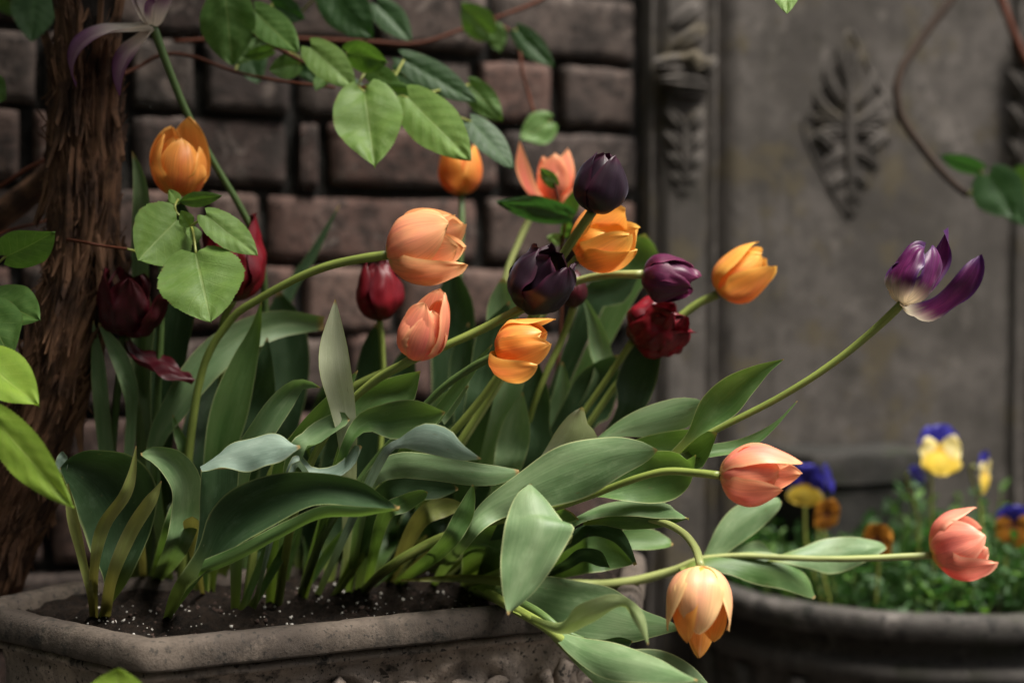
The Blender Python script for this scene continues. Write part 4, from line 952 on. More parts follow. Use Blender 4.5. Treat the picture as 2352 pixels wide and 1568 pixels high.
leaf('pink_right', D([(1560, 1304), (1608, 1285), (1650, 1205), (1690, 1162), (1750, 1140), (1786, 1142), (1795, 1152)], 1.18, 1.2), D([(1565, 1310), (1630, 1296), (1690, 1255), (1745, 1215), (1785, 1175), (1796, 1154)], 1.17, 1.2), 'glaucous', bulge=-.15)
leaf('pink_right', D([(1760, 1283), (1830, 1262), (1890, 1238), (1960, 1233), (2015, 1242), (2037, 1256)], 1.18, 1.22), D([(1760, 1287), (1850, 1302), (1900, 1318), (1950, 1308), (2005, 1280), (2038, 1259)], 1.17, 1.21), 'glaucous', bulge=-.15)
leaf('pink_right', D([(1560, 1302), (1640, 1274), (1730, 1268), (1800, 1276), (1850, 1320), (1872, 1372)], 1.18, 1.18), D([(1562, 1308), (1640, 1312), (1720, 1336), (1790, 1352), (1840, 1366), (1870, 1374)], 1.16, 1.17), 'green', bulge=-.2)
leaf('pink_right', D([(1640, 1290), (1690, 1262), (1740, 1242), (1775, 1270)], 1.2, 1.24), D([(1645, 1300), (1700, 1290), (1750, 1290), (1776, 1274)], 1.2, 1.24), 'glaucous', bulge=.2)
# spilling over the trough's right end
L5 = 'spill'
clump(L5, 'flowerless tulip spilling long leaves down over the trough rim', S(1075, 1348))
tube('stem', [S(1075, 1348), (1130, 1368, 1.12), (1190, 1402, 1.05), (1262, 1446, 1.02), (1330, 1512, 1.03), (1398, 1600, 1.04)], [13, 12, 12, 7], M['tulip_stem'], ALL_TULIPS[L5])
tube('stem', [S(1090, 1348), (1150, 1366, 1.12), (1230, 1402, 1.05), (1290, 1446, 1.03), (1340, 1468, 1.03)], [13, 12, 10, 6], M['tulip_stem_deep'], ALL_TULIPS[L5])
leaf(L5, D([(1085, 1345), (1180, 1325), (1300, 1328), (1400, 1348), (1470, 1395), (1520, 1415), (1562, 1438)], 1.16, 1.02), D([(1090, 1350), (1160, 1385), (1240, 1430), (1310, 1464), (1420, 1474), (1500, 1462), (1563, 1447)], 1.14, 1.01), 'glaucous', bulge=-.15, m=15)
rleaf(L5, [(1200, 1412, 1.04, 6, 0), (1290, 1442, .99, 14, 20), (1345, 1408, .97, 30, 30), (1400, 1382, .965, 24, 40), (1440, 1385, .965, 16, 50), (1468, 1420, .955, 14, 10), (1489, 1480, .95, 1, 0)], 'lit', bulge=-.3)
leaf(L5, D([(1180, 1398), (1262, 1438), (1340, 1464), (1420, 1478), (1500, 1505), (1560, 1540), (1602, 1560)], 1.05, .95), D([(1180, 1404), (1258, 1452), (1310, 1505), (1370, 1548), (1440, 1566), (1530, 1570), (1603, 1562)], 1.04, .945), 'glaucous', bulge=-.2, m=15)
leaf(L5, D([(1270, 1462), (1380, 1500), (1460, 1490), (1530, 1496), (1590, 1528), (1640, 1585)], 1.02, 1.02), D([(1268, 1468), (1380, 1580), (1450, 1610), (1520, 1620), (1590, 1615), (1642, 1590)], 1.02, 1.02), 'glaucous', bulge=-.15)
leaf(L5, D([(1300, 1450), (1370, 1468), (1420, 1462), (1452, 1470)], 1.05, 1.04), D([(1300, 1456), (1370, 1490), (1425, 1500), (1453, 1474)], 1.05, 1.04), 'deep', bulge=.2)
rleaf(L5, [(1215, 1352, 1.10, 10, 0), (1150, 1335, 1.12, 10, 0), (1060, 1328, 1.14, 9, 0), (920, 1332, 1.14, 2, 0)][::-1], 'yellowing', bulge=.3)
# dark leaves at the back of the trough
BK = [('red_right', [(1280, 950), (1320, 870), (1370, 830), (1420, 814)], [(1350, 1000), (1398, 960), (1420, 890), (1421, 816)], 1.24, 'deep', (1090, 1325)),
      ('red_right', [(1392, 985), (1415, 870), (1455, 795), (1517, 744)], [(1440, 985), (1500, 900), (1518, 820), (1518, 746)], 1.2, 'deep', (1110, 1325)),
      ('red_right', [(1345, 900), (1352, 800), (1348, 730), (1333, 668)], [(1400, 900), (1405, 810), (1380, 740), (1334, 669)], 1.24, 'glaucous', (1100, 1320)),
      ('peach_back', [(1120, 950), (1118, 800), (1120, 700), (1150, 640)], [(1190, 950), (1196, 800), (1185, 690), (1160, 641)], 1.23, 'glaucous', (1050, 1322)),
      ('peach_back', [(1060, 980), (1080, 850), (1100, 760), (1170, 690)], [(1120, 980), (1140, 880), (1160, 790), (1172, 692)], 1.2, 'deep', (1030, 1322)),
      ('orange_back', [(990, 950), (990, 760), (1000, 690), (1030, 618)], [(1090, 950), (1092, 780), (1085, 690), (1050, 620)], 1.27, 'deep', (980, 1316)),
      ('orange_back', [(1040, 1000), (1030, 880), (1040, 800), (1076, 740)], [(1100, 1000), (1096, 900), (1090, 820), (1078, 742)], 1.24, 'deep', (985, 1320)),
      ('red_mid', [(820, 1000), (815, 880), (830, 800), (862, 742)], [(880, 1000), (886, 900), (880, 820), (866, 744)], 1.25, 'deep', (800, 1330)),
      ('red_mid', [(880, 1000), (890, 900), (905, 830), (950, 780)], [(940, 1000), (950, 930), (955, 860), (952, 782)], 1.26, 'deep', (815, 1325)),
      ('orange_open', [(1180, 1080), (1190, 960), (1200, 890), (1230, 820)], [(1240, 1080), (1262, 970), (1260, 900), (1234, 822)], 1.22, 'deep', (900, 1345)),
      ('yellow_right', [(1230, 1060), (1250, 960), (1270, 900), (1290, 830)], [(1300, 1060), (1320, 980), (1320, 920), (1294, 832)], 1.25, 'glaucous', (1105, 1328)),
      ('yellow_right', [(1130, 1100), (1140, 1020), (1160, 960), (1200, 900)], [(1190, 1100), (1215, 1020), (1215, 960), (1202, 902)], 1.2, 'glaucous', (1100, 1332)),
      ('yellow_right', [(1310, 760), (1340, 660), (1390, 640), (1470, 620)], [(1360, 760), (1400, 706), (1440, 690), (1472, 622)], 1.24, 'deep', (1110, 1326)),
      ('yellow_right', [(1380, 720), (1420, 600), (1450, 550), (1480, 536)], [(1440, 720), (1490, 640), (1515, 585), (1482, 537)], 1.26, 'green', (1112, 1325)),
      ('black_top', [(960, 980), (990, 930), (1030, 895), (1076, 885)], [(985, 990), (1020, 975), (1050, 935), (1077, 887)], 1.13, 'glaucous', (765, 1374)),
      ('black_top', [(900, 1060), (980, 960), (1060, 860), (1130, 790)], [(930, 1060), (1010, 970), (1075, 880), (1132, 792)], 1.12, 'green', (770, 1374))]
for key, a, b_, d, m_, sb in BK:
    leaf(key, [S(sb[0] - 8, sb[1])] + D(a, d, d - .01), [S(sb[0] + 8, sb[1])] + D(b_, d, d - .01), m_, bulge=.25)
# pale stalks rising from the soil among the leaves
rs = random.Random(21)
for key, x0, y0, x1, y1 in (('plum_mid', 548, 1416, 640, 1200), ('plum_mid', 566, 1416, 700, 1180), ('coral_mid', 590, 1380, 660, 1230), ('orange_mid', 686, 1372, 800, 1200), ('orange_mid', 650, 1350, 690, 1190),
                            ('red_mid', 700, 1320, 716, 1190), ('red_mid', 735, 1322, 742, 1180), ('black_top', 762, 1376, 860, 1230), ('orange_open', 870, 1352, 980, 1230), ('plum_right', 905, 1345, 1010, 1250), ('white_purple', 915, 1342, 1060, 1220),
                            ('coral_front', 830, 1362, 960, 1255), ('red_left', 470, 1376, 468, 1240), ('peach_hanging', 1062, 1350, 1110, 1240), ('orange_back', 975, 1318, 960, 1180), ('faded', 560, 1335, 552, 1180), ('faded', 590, 1330, 610, 1190)):
    s0 = S(x0, y0)
    rleaf(key, [(*s0, 8, 0), ((x0 * 2 + x1) / 3, (y0 * 2 + y1) / 3, s0[2] - .005, 9, 0), ((x0 + 2 * x1) / 3, (y0 + 2 * y1) / 3, s0[2] - .01, 11, 20), (x1 + rs.uniform(-8, 8), y1, s0[2] - .015, 3, 0)], rs.choice(('yellowing', 'green', 'green')), bulge=.5)

# crowded leaves added along the back of the trough, dark so gaps read shaded
rf_ = random.Random(31); keys_ = ['faded', 'red_left', 'red_mid', 'orange_back', 'peach_back', 'red_right', 'yellow_right', 'red_behind', 'orange_open', 'plum_right', 'black_top', 'peach_big']
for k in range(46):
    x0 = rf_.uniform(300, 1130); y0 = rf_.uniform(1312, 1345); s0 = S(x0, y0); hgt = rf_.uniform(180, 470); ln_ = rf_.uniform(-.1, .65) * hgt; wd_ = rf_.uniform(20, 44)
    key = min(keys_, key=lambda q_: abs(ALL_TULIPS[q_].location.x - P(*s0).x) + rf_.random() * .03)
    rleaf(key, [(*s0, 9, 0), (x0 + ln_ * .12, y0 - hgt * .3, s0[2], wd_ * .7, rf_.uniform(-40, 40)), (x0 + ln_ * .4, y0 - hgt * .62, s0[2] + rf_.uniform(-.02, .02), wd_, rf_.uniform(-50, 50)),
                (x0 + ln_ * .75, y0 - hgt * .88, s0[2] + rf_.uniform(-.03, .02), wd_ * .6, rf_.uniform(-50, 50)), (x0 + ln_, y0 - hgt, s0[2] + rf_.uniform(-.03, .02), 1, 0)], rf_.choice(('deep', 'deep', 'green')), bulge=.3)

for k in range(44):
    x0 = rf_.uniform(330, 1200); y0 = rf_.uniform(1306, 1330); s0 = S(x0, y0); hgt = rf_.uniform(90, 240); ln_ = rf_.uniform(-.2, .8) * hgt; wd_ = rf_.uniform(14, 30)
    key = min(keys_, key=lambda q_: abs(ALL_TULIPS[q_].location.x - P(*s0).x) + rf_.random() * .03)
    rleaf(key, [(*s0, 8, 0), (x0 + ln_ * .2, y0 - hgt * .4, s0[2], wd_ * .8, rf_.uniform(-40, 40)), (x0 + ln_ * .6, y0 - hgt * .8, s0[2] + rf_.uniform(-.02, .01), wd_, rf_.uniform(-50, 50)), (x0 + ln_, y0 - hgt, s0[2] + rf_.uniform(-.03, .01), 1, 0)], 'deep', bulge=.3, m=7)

# ------------------------------------------------------------------ shaggy trunk
TP = [(206, -120, 1.22), (202, 60, 1.21), (200, 220, 1.2), (196, 390, 1.2), (192, 560, 1.19), (168, 720, 1.19), (120, 880, 1.19), (70, 1040, 1.2), (10, 1200, 1.21), (-90, 1420, 1.24), (-200, 1800, 1.27)]
TR = [70, 72, 74, 76, 80, 80, 82, 86, 92, 100, 110]
tp_s = crom(TP, 90); tr_s = np.interp(np.linspace(0, 1, 90), np.linspace(0, 1, len(TR)), TR)
tpts = px2w(tp_s); tpts.append(Vector((tpts[-1].x - .01, tpts[-1].y + .01, -.01)))
trr = [float(tr_s[i]) * tp_s[i][2] / F for i in range(90)] + [.045]
trunk = thing('old_vine', (tpts[-1].x, tpts[-1].y, 0), 'thick leaning trunk with shaggy peeling reddish brown bark', 'trunk')
v, f, u = tube_data(tpts, [r * .86 for r in trr], 28, knob=.35, seed=3); mesh_obj('core', v, f, M['bark_core'], trunk, u)
def strip_mesh(k):
    rnd = random.Random(300 + k); n, m = 8, 4; v, uv = [], []
    for i in range(n):
        t = i / (n - 1); wdt = (.5 + .5 * math.sin(math.pi * min(1, t * .8 + .12))) * (1 if 0 < i < n - 1 else .35)
        lift = .05 * (2 * t - 1) ** 4 * rnd.uniform(.3, 1.8)
        for j in range(m):
            s_ = j / (m - 1) * 2 - 1
            v.append((s_ * .09 * wdt + .05 * math.sin(t * 3 + k) , lift + .03 * (1 - s_ * s_) + rnd.uniform(-.012, .012), t - .5 + rnd.uniform(-.03, .03))); uv.append((j / (m - 1), t))
    me = bpy.data.meshes.new('bark_strip'); me.from_pydata(v, [], grid_faces(n, m)); ul = me.uv_layers.new(name='UVMap')
    for lp in me.loops: ul.data[lp.index].uv = uv[lp.vertex_index]
    me.polygons.foreach_set('use_smooth', [True] * len(me.polygons)); me.materials.append(M['bark_strip']); return me
SM = [strip_mesh(k) for k in range(9)]
rb = random.Random(5)
def strip_xf(i, ang, length, lean, pts, rr, spread=1.0):
    i0 = max(1, min(len(pts) - 2, i)); T = (pts[i0 + 1] - pts[i0 - 1]).normalized()
    side = T.cross(Vector((0, 1, 0))).normalized(); fr = side.cross(T).normalized()     # fr roughly towards the camera or away
    if fr.y > 0: fr = -fr
    o = (math.cos(ang) * side + math.sin(ang) * fr).normalized()
    p = pts[i0] + o * rr[i0] * (.90 + rb.uniform(0, .12))
    zz_ = (T + lean * side.cross(o) * 0 + T.cross(o) * lean).normalized(); xx_ = zz_.cross(o).normalized() * -1; yy_ = zz_.cross(xx_)
    if yy_.dot(o) < 0: yy_ = -yy_; xx_ = -xx_
    R_ = Matrix((xx_, yy_, zz_)).transposed()
    wsc = length * rb.uniform(.5, 1.2) * spread
    return p, R_, (wsc, length * .9, length)
for k in range(300):
    i = rb.randint(12, 74); ang = rb.gauss(math.pi / 2, .75)
    L = rb.choice((.05, .065, .08, .10, .13, .16)); p, R_, sc3 = strip_xf(i, ang, L, rb.gauss(0, .07), tpts, trr, .36)
    o = bpy.data.objects.new('bark_strip', SM[k % 9]); COL.objects.link(o); o.parent = trunk
    o.matrix_local = Matrix.Translation(p - trunk.location) @ R_.to_4x4() @ Matrix.Diagonal((*sc3, 1))
vv, ff, uu = [], [], []
for k in range(2600):
    i = rb.randint(8, 80); ang = rb.gauss(math.pi / 2, .85); L = rb.choice((.010, .014, .02, .03, .04))
    p, R_, sc3 = strip_xf(i, ang, L, rb.gauss(0, .28), tpts, trr, rb.choice((.15, .2, .35)))
    tiltm = Euler((rb.gauss(0, .25), 0, 0)).to_matrix(); me = SM[k % 9]; b0 = len(vv)
    for q_ in me.vertices: c = Vector((q_.co.x * sc3[0], q_.co.y * sc3[1], q_.co.z * sc3[2])); vv.append(p + R_ @ (tiltm @ c))
    for pl in me.polygons: ff.append(tuple(b0 + x for x in pl.vertices))
    uu += [(x / 3, t / 7) for t in range(8) for x in range(4)]
tag(mesh_obj('bark_shreds', vv, ff, M['bark_strip'], trunk, uu), kind='stuff')
# a second, paler stem behind the trunk
bs = thing('vine_limb', P(-330, 900, 1.34), 'smooth pale brown limb slanting behind the shaggy trunk', 'limb')
pts2 = [(168, 300, 1.29), (120, 395, 1.29), (60, 450, 1.3), (-20, 520, 1.31), (-120, 620, 1.33), (-330, 900, 1.34)]
tube('limb', pts2, [24, 30, 34, 36, 40], M['bark_strip'], bs, n=40, sides=14, knob=.3)
tube('shoot', [(160, 340, 1.27), (60, 390, 1.27), (0, 428, 1.27), (-80, 470, 1.28), (-120, 560, 1.3), (-150, 650, 1.33)], [5, 5, 6], M['vine_twig'], bs)

# ------------------------------------------------------------------ toothed vine leaves
_vs = [0]
def vleaf(root, base, tip, hw, mat='mid', roll=0, heart=.12, fold=.12, droop=.0, teeth=30, quilt=.009, wave=.03, w_at=.42):
    """base, tip: (x, y, depth); hw: half width px"""
    _vs[0] += 1; sd_ = _vs[0] * 3.17
    b = P(*base); t = P(*tip); ax = t - b; L = ax.length; ax.normalize()
    view = (CAM - b).normalized(); nz = (view - ax * view.dot(ax)).normalized(); sx = ax.cross(nz)
    c, s_ = math.cos(rad(roll)), math.sin(rad(roll)); sx, nz = sx * c + nz * s_, nz * c - sx * s_
    W = hw * base[2] / F; n, m = 62, 13; v, uv = [], []
    for i in range(n):
        a = i / (n - 1)
        if a < w_at: w_ = .30 + .70 * math.sin(math.pi / 2 * (a / w_at) ** .62) if heart else math.sin(math.pi / 2 * (a / w_at)) ** .7
        else: q_ = (a - w_at) / (1 - w_at); w_ = (1 - q_ ** 1.9) ** .95 * (1 - .05 * math.sin(q_ * 3)) + (.035 * (1 - q_) if q_ > .85 else 0)
        tooth = 1 + .075 * ((a * teeth) % 1.0 - .3) if .06 < a < .97 else 1
        for j in range(m):
            u = j / (m - 1) * 2 - 1; e = 1 + (tooth - 1) * abs(u) ** 6
            al = a * L - heart * L * (abs(u) ** 1.3) * max(0, 1 - a / .45) ** 1.6
            lat = u * W * w_ * e
            vein = (a - .42 * abs(u) + .12 * u * u) * 6.5; fr = abs(vein % 1.0 - .5) * 2
            h = -fold * W * abs(u) * (1 - .3 * abs(u)) * -1 + quilt * L * 1.6 * (1 - fr ** 2) * min(1, abs(u) * 3) * (1 - abs(u) ** 4)
            h += wave * W * noise.noise(Vector((u * 1.5, a * 3, sd_))) * 2 - droop * L * a * a
            v.append(b + ax * al + sx * lat + nz * h); uv.append((j / (m - 1), a))
    return mesh_obj('leaf', v, grid_faces(n, m), M['vine_leaf_' + mat], root, uv)
def stalk(root, a, b, r=2.6, sag=0, mat='vine_petiole'):
    mid = ((a[0] + b[0]) / 2, (a[1] + b[1]) / 2 + sag, (a[2] + b[2]) / 2)
    return tube('leaf_stalk', [a, mid, b], r, M[mat], root, n=10, sides=7)
vb = thing('vine_branch', P(310, 158, 1.30), 'reddish vine branch with many toothed green leaves trailing across the brick wall', 'vine')
tube('twig', [(200, 210, 1.24), (310, 158, 1.28), (372, 126, 1.28), (440, 130, 1.28), (540, 165, 1.27), (640, 186, 1.26), (770, 202, 1.25)], [4, 4, 3], M['vine_twig'], vb, n=40, knob=.2)
tube('twig', [(470, -60, 1.26), (560, 58, 1.25), (640, 112, 1.24), (750, 172, 1.23), (795, 196, 1.23), (850, 204, 1.22), (930, 232, 1.21)], [5, 5, 4, 3], M['vine_twig'], vb, n=40, knob=.2)
tube('twig', [(400, 95, 1.36), (600, 88, 1.38), (840, 96, 1.40), (960, 100, 1.41), (1080, 62, 1.42), (1130, 45, 1.43), (1240, 2, 1.44), (1330, -60, 1.45)], [5, 5, 4, 4], M['vine_twig'], vb, n=50, knob=.2)
tube('twig', [(1130, 48, 1.43), (1175, 75, 1.42), (1192, 110, 1.42), (1203, 180, 1.41), (1232, 275, 1.40)], [4, 4, 3], M['vine_twig'], vb, n=30, knob=.2)
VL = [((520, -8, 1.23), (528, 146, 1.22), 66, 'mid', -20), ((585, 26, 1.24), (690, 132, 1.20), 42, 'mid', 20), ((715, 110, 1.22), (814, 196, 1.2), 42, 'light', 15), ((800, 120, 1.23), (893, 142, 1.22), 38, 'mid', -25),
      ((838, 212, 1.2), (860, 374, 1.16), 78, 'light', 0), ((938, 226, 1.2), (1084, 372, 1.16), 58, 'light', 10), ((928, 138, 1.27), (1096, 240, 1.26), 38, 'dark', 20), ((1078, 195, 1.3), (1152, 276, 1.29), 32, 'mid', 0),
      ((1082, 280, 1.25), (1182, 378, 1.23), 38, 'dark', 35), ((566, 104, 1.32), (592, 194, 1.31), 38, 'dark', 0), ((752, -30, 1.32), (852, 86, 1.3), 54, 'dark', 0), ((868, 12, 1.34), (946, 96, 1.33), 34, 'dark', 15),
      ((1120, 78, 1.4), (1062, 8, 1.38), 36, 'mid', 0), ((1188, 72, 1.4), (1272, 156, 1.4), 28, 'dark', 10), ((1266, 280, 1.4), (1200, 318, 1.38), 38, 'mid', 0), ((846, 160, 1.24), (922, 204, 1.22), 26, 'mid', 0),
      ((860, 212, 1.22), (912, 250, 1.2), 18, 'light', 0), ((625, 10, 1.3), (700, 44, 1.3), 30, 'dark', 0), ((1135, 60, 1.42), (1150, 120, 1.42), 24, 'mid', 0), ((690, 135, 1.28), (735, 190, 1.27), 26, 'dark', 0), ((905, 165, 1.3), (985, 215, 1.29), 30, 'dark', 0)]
rv_ = random.Random(12)
for bx_, by_, bd_ in ((640, 112, 1.24), (700, 146, 1.235), (760, 178, 1.23), (800, 197, 1.23), (830, 202, 1.225), (870, 208, 1.22), (905, 222, 1.215), (560, 58, 1.25), (520, 15, 1.255), (600, 90, 1.245)):
    a_ = rv_.uniform(0, 6.28); ln_ = rv_.uniform(45, 80); b2 = (bx_ + math.cos(a_) * 16, by_ + math.sin(a_) * 12, bd_ + rv_.uniform(0, .03)); t2 = (b2[0] + math.cos(a_) * ln_, b2[1] + abs(math.sin(a_)) * ln_ * .8 + 8, b2[2] - .01)
    VL.append((b2, t2, rv_.uniform(18, 30), rv_.choice(('mid', 'mid', 'light', 'dark')), rv_.uniform(-40, 40))); stalk(vb, (bx_, by_, bd_), b2, r=2)
for b_, t_, hw, m_, ro in VL:
    vleaf(vb, b_, t_, hw, m_, ro, fold=random.uniform(.02, .30), droop=random.uniform(-.06, .14), wave=random.uniform(.03, .10))
for a, b_ in (((500, -25, 1.26), (520, -8, 1.23)), ((560, 58, 1.25), (585, 26, 1.24)), ((700, 146, 1.24), (715, 110, 1.22)), ((770, 184, 1.23), (800, 120, 1.23)), ((812, 199, 1.23), (838, 212, 1.2)), ((910, 224, 1.21), (938, 226, 1.2)), ((890, 216, 1.22), (928, 138, 1.27)), ((928, 231, 1.21), (1078, 195, 1.3)), ((930, 232, 1.21), (1082, 280, 1.25)),
              ((540, 165, 1.27), (566, 104, 1.32)), ((640, 88, 1.38), (752, -30, 1.32)), ((840, 96, 1.4), (868, 12, 1.34)), ((1130, 48, 1.43), (1120, 78, 1.4)), ((1175, 75, 1.42), (1188, 72, 1.4)), ((1232, 275, 1.4), (1266, 280, 1.4)), ((820, 200, 1.23), (846, 160, 1.24)), ((600, 90, 1.245), (625, 10, 1.3)), ((1130, 48, 1.43), (1135, 60, 1.42)), ((655, 120, 1.24), (690, 135, 1.28)), ((870, 208, 1.22), (905, 165, 1.3)), ((840, 203, 1.22), (860, 212, 1.22))):
    stalk(vb, a, b_, sag=-4)
# shoot hanging in front of the red tulip
sh = thing('vine_shoot', P(200, 550, 1.17), 'vine shoot of light green toothed leaves below the orange tulip', 'vine')
tube('twig', [(128, 545, 1.19), (190, 556, 1.12), (240, 565, 1.12), (292, 572, 1.12)], [3.5, 3.5, 3], M['vine_twig'], sh, n=20, knob=.15)
tube('twig', [(292, 572, 1.12), (360, 585, 1.14), (420, 545, 1.12), (437, 520, 1.11), (445, 540, 1.10), (450, 584, 1.09)], [3, 3, 3], M['vine_petiole'], sh, n=24)
tube('twig', [(437, 520, 1.11), (418, 500, 1.11), (405, 488, 1.11), (402, 472, 1.11), (409, 458, 1.12)], [3, 3, 2.5], M['vine_petiole'], sh, n=16)
for b_, t_, hw, m_, ro, he in (((404, 506, 1.11), (318, 598, 1.08), 76, 'light', 12, .16), ((450, 584, 1.09), (484, 736, 1.06), 97, 'light', 0, .08), ((474, 496, 1.10), (592, 584, 1.09), 40, 'light', 22, .1), ((412, 462, 1.12), (510, 452, 1.12), 20, 'mid', -30, 0),
                               ((411, 470, 1.12), (388, 434, 1.13), 15, 'light', 0, 0), ((437, 520, 1.11), (416, 484, 1.1), 18, 'light', 0, 0), ((440, 520, 1.11), (452, 558, 1.10), 18, 'light', 20, 0)):
    vleaf(sh, b_, t_, hw, m_, ro, heart=he, fold=.14, teeth=34, wave=.07, droop=.06)
stalk(sh, (437, 520, 1.11), (474, 496, 1.10), r=3)
# leaves entering from the left edge
lf = thing('vine_shoot', P(-60, 760, 1.1), 'vine shoot with green leaves in front of the shaggy trunk, lime leaves lowest', 'vine')
tube('twig', [(128, 500, 1.28), (-40, 560, 1.14), (-70, 700, 1.10), (-60, 760, 1.08), (-50, 900, 1.0), (-30, 1000, .97)], [4, 4, 4], M['vine_twig'], lf, n=30)
for b_, t_, hw, m_, ro, he in (((14, 588, 1.09), (124, 540, 1.07), 52, 'mid', -30, .15), ((-12, 690, 1.08), (88, 730, 1.05), 56, 'mid', 20, .15), ((-30, 710, 1.06), (22, 822, 1.04), 64, 'mid', -10, .15),
                               ((-60, 812, 1.0), (86, 922, .97), 62, 'lime', 20, .12), ((-10, 960, .96), (156, 1164, .93), 52, 'lime', -25, .12), ((-40, 195, 1.2), (12, 230, 1.2), 40, 'mid', 0, .1)):
    vleaf(lf, b_, t_, hw, m_, ro, heart=he, fold=.14, quilt=.004, wave=.08, droop=.08)
for a, b_ in (((-66, 660, 1.11), (14, 588, 1.09)), ((-70, 700, 1.10), (-12, 690, 1.08)), ((-68, 720, 1.09), (-30, 710, 1.06)), ((-56, 830, 1.04), (-60, 812, 1.0)), ((-40, 950, .985), (-10, 960, .96)), ((-40, 520, 1.16), (-40, 195, 1.2))):
    stalk(lf, a, b_)
fl_ = thing('vine_shoot', P(262, 1900, .9), 'single bright lime leaf rising before the trough front', 'vine')
tube('twig', [(262, 1900, .95), (266, 1760, .92), (264, 1640, .9)], [4, 4, 3], M['vine_petiole'], fl_, n=14)
tube('twig', [(262, 1900, .95), (258, 2400, 1.02), (250, 3000, 1.1)], [4, 4, 4], M['vine_twig'], fl_, n=14)
vleaf(fl_, (264, 1640, .9), (272, 1532, .9), 66, 'lime', 0, heart=.15, w_at=.5)
tl2 = thing('vine_shoot', P(1805, -200, 1.04), 'light green leaf tip hanging before the stone panel', 'vine')
tube('twig', [(1500, -420, 1.2), (1700, -330, 1.1), (1790, -220, 1.04), (1804, -90, 1.02)], [4, 4, 3], M['vine_twig'], tl2, n=20)
vleaf(tl2, (1804, -90, 1.02), (1808, 34, 1.0), 40, 'light', 0, heart=.1)
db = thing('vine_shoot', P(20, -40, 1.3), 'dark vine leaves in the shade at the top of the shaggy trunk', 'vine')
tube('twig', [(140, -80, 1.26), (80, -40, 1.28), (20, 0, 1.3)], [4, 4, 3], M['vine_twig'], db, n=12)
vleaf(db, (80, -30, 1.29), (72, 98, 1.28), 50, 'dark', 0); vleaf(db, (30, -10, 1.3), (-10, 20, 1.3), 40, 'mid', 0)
# sprig beside the black tulip
sg_ = thing('vine_shoot', P(1290, 560, 1.26), 'small crinkled green sprig in front of the blurred peach tulip', 'vine')
tube('twig', [(1285, 600, 1.27), (1290, 560, 1.26), (1296, 515, 1.25), (1282, 455, 1.24), (1270, 400, 1.24)], [4, 3, 3], M['vine_twig'], sg_, n=20)
for b_, t_, hw, m_, ro in (((1302, 492, 1.24), (1140, 462, 1.22), 34, 'dark', 30), ((1275, 425, 1.24), (1240, 385, 1.23), 16, 'mid', 0), ((1300, 500, 1.25), (1330, 430, 1.24), 18, 'mid', 0), ((1296, 540, 1.26), (1310, 500, 1.25), 14, 'mid', 20), ((1292, 552, 1.26), (1255, 545, 1.25), 14, 'light', 0)):
    vleaf(sg_, b_, t_, hw, m_, ro, wave=.14)
tube('twig', [(1285, 600, 1.27), (1290, 700, 1.28), (1270, 900, 1.29), (1200, 1100, 1.28), S(1130, 1318)], [4, 4, 4], M['vine_twig'], sg_, n=26)
# woody stems over the stone panel
ws = thing('vine_branch', P(2190, -40, 1.6), 'bare curving woody vine stem hanging before the stone panel, dark leaves at its end', 'vine')
tube('twig', [(2260, -120, 1.62), (2190, -10, 1.6), (2122, 82, 1.58), (2066, 172, 1.56), (2068, 262, 1.55), (2126, 350, 1.54), (2180, 412, 1.53), (2222, 448, 1.52)], [11, 11, 10, 9, 8], M['woody_stem'], ws, n=60, knob=.15)
tube('twig', [(2222, 448, 1.52), (2262, 430, 1.51), (2320, 400, 1.5)], [5, 4, 4], M['vine_petiole'], ws, n=14)
for b_, t_, hw, m_, ro in (((2252, 388, 1.51), (2158, 356, 1.5), 22, 'dark', 25), ((2270, 402, 1.5), (2330, 500, 1.48), 56, 'dark', 0), ((2330, 400, 1.5), (2400, 470, 1.5), 44, 'mid', 0), ((2290, 420, 1.5), (2360, 520, 1.5), 36, 'dark', 20)):
    vleaf(ws, b_, t_, hw, m_, ro)
stalk(ws, (2262, 430, 1.51), (2252, 388, 1.51)); stalk(ws, (2262, 430, 1.51), (2270, 402, 1.5)); stalk(ws, (2320, 400, 1.5), (2330, 400, 1.5)); stalk(ws, (2262, 430, 1.51), (2290, 420, 1.5))
ws2 = thing('vine_branch', P(2290, -40, 1.66), 'dark reddish vine stem slanting down at the panel edge', 'vine')
tube('twig', [(2270, -80, 1.66), (2310, 30, 1.65), (2352, 130, 1.64), (2420, 260, 1.63)], [9, 9, 9], M['vine_twig'], ws2, n=30, knob=.15)

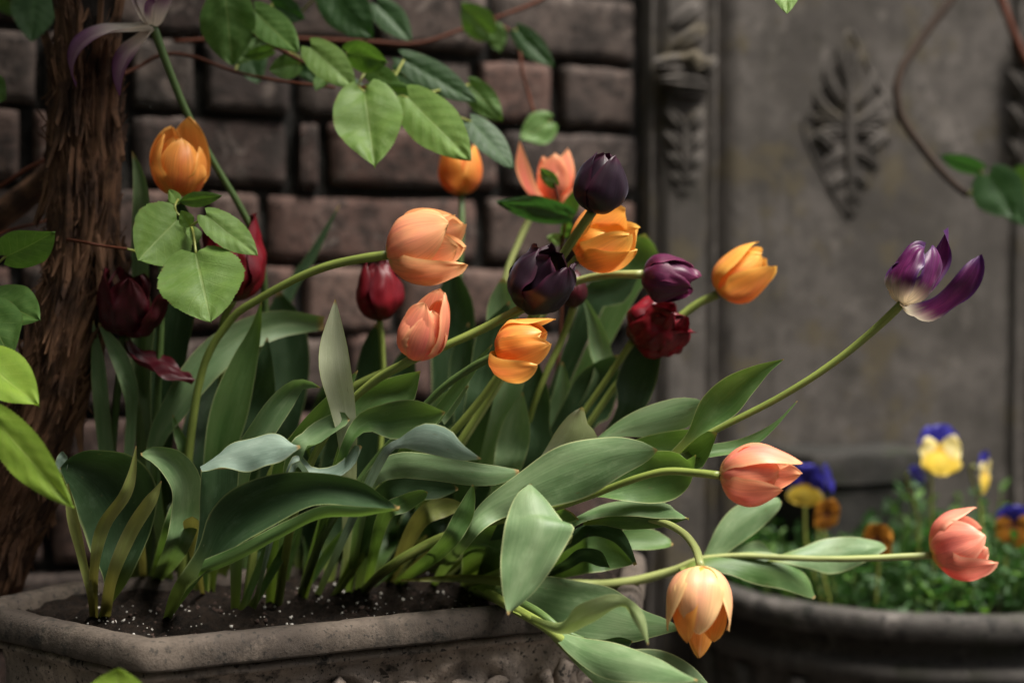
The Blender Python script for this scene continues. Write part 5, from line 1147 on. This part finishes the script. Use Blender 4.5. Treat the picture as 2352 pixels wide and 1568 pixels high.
# ------------------------------------------------------------------ pansies
def pansy(label, c, r, face, cols, base):
    """c (x, y, depth) flower centre, r radius px, face (yaw, pitch) degrees, cols top/side/lower"""
    cw = P(*c); bw = Vector((P(*base).x, P(*base).y, BZ - .012)); root = thing('pansy', bw, label, 'pansy')
    R_ = r * c[2] / F
    yaw, pit = face; e = Euler((rad(90 + pit), 0, rad(yaw))).to_matrix()
    rnd = random.Random(int(c[0]))
    mid = (cw + bw) / 2 + Vector((rnd.uniform(-.01, .01), .01, .01))
    back = cw - e @ Vector((0, 0, 1)) * .004
    pts = [Vector(p) for p in crom([tuple(bw), tuple(mid), tuple(back + e @ Vector((0, 0, -1)) * .012), tuple(back)], 16)]
    v, f, u = tube_data(pts, [.0016] * 16, 7); mesh_obj('stem', v, f, M['vine_petiole'], root, u)
    for ang, ln, wd, mt, zo in ((118, 1.0, .62, cols[0], -.0035), (62, 1.0, .62, cols[0], -.003), (190, .9, .58, cols[1], -.0015), (-10, .9, .58, cols[1], -.001), (270, 1.05, .85, cols[2], 0)):
        a = rad(ang + rnd.uniform(-6, 6)); n, m = 12, 11; vv_, uv_ = [], []; s0 = rnd.uniform(0, 9)
        for i in range(n):
            t = i / (n - 1); w_ = math.sin(math.pi * min(1, .12 + t * .62)) * (1 - max(0, t - .8) ** 2 * 16) ** .5
            for j in range(m):
                q_ = j / (m - 1) * 2 - 1
                x = t * ln * R_ * (1 - .10 * q_ * q_); y = q_ * wd * R_ * w_
                z = zo + R_ * (.22 * math.sin(t * 2.2) - .10 * t * t) * .5 + R_ * .10 * abs(q_) * math.sin(q_ * 5 + t * 4 + s0) * t
                vv_.append(cw + e @ Vector((x * math.cos(a) - y * math.sin(a), x * math.sin(a) + y * math.cos(a), z))); uv_.append((j / (m - 1), t))
        mesh_obj('petal', vv_, grid_faces(n, m), M[mt], root, uv_)
    return root
Y, CR, BL, OR = 'pansy_yellow', 'pansy_cream', 'pansy_blue', 'pansy_orange'
pansy('tallest pansy with blue upper petals and yellow lip', (2160, 1030, 1.52), 60, (15, -8), (BL, CR, Y), (2150, 1330, 1.55))
pansy('side-turned pansy with dark blue back and yellow face', (2262, 1082, 1.54), 50, (58, 5), (BL, CR, Y), (2230, 1330, 1.55))
pansy('drooping dark pansy with blue petals and dull yellow lip by the coral tulip', (1852, 1112, 1.50), 50, (-10, 10), (BL, BL, Y), (1890, 1330, 1.52))
pansy('violet blue pansy seen from the side near the dark block', (1905, 1096, 1.52), 34, (70, -10), (BL, BL, BL), (1920, 1330, 1.54))
pansy('brownish orange pansy low among the leaves', (1900, 1180, 1.47), 38, (20, 20), (OR, OR, OR), (1910, 1330, 1.5))
pansy('small orange pansy behind the pink tulip stem', (2015, 1240, 1.44), 40, (-30, 0), (OR, OR, OR), (2010, 1340, 1.48))
pansy('blue and orange pansy right of the pink tulip', (2330, 1205, 1.50), 48, (-15, 0), (BL, OR, OR), (2320, 1340, 1.52))
pansy('blue pansy bud on a thin stem beside the tallest pansy', (2108, 1088, 1.53), 24, (40, -20), (BL, BL, BL), (2100, 1330, 1.55))
# foliage
def foliage(name, n, seed, kind, label, mt):
    rnd = random.Random(seed); v, f, uv = [], [], []
    for k in range(n):
        a = rnd.uniform(0, 2 * math.pi); rr = math.sqrt(rnd.random()) * .84
        x, y = math.cos(a) * BRX * rr, math.sin(a) * BRY * rr
        hh = (.012 + .075 * rnd.random() ** 1.6) * (1 - .45 * rr) * (.55 + .9 * max(0, noise.noise(Vector((x * 12, y * 12, 2))) + .5))
        p = bowl_c + Vector((x, y, BZ - .014 + hh)); L = rnd.uniform(.008, .02); W = L * rnd.uniform(.22, .36)
        e = Euler((rnd.gauss(.5, .4), rnd.gauss(0, .5), rnd.uniform(0, 6.28))).to_matrix(); b0 = len(v)
        for i in range(5):
            t = i / 4; w_ = math.sin(math.pi * (t * .86 + .1))
            for s_ in (-1, 0, 1):
                v.append(p + e @ Vector((s_ * W * w_, t * L, .25 * L * t * (1 - t) - (.12 * L if s_ == 0 else 0)))); uv.append(((s_ + 1) / 2, t))
        for i in range(4):
            for j in range(2): f.append((b0 + i * 3 + j, b0 + i * 3 + j + 1, b0 + i * 3 + j + 4, b0 + i * 3 + j + 3))
        # leaf stalk down to the soil
        b1 = len(v); q_ = bowl_c + Vector((x * .95, y * .95, BZ - .02))
        for pp, r in ((q_, .0011), (p, .0008)):
            for c in ((1, 0), (-.5, .87), (-.5, -.87)): v.append(pp + Vector((c[0] * r, c[1] * r, 0))); uv.append((.5, .3))
        for j in range(3): f.append((b1 + j, b1 + (j + 1) % 3, b1 + 3 + (j + 1) % 3, b1 + 3 + j))
    return tag(mesh_obj(name, v, f, M[mt], None, uv), label, 'foliage', None, kind)
foliage('pansy_foliage', 2300, 8, 'stuff', 'dense small dark green pansy leaves filling the round stone planter', 'vine_leaf_dark')
foliage('pansy_foliage', 500, 9, 'stuff', 'brighter young pansy leaves in the round stone planter', 'vine_leaf_mid')

# unseen leaf mass added above the picture to shade trunk and left wall
def shade_canopy():
    rnd = random.Random(77); v, f, uv = [], [], []
    for k in range(620):
        c = Vector((-.33 + rnd.gauss(0, .19), .98 + rnd.gauss(0, .17), 1.42 + abs(rnd.gauss(0, .12))))
        L = rnd.uniform(.05, .085); W = L * .36; e = Euler((rnd.gauss(.2, .5), rnd.gauss(0, .5), rnd.uniform(0, 6.28))).to_matrix(); b0 = len(v)
        for i in range(7):
            t = i / 6; w_ = math.sin(math.pi * min(1, t * .86 + .1)) ** .7
            for s_ in (-1, -.5, 0, .5, 1):
                v.append(c + e @ Vector((s_ * W * w_, t * L, .15 * W * abs(s_) - .2 * L * t * t))); uv.append(((s_ + 1) / 2, t))
        for i in range(6):
            for j in range(4): f.append((b0 + i * 5 + j, b0 + i * 5 + j + 1, b0 + i * 5 + j + 6, b0 + i * 5 + j + 5))
    tag(mesh_obj('crown', v, f, M['vine_leaf_mid'], trunk, uv), kind='stuff')
    tp = tpts[0]
    for dx, dy, dz in ((.05, -.12, .45), (-.12, -.25, .5), (.2, -.3, .48)):  # added limbs that carry the shading leaves
        pts = [tp, tp + Vector((dx * .2, dy * .2, dz * .5)), tp + Vector((dx, dy, dz))]
        vv_, ff_, uu_ = tube_data([Vector(p) for p in crom([tuple(p) for p in pts], 14)], [.02 - .001 * i for i in range(14)], 10, knob=.2); mesh_obj('limb', vv_, ff_, M['bark_core'], trunk, uu_)
shade_canopy()
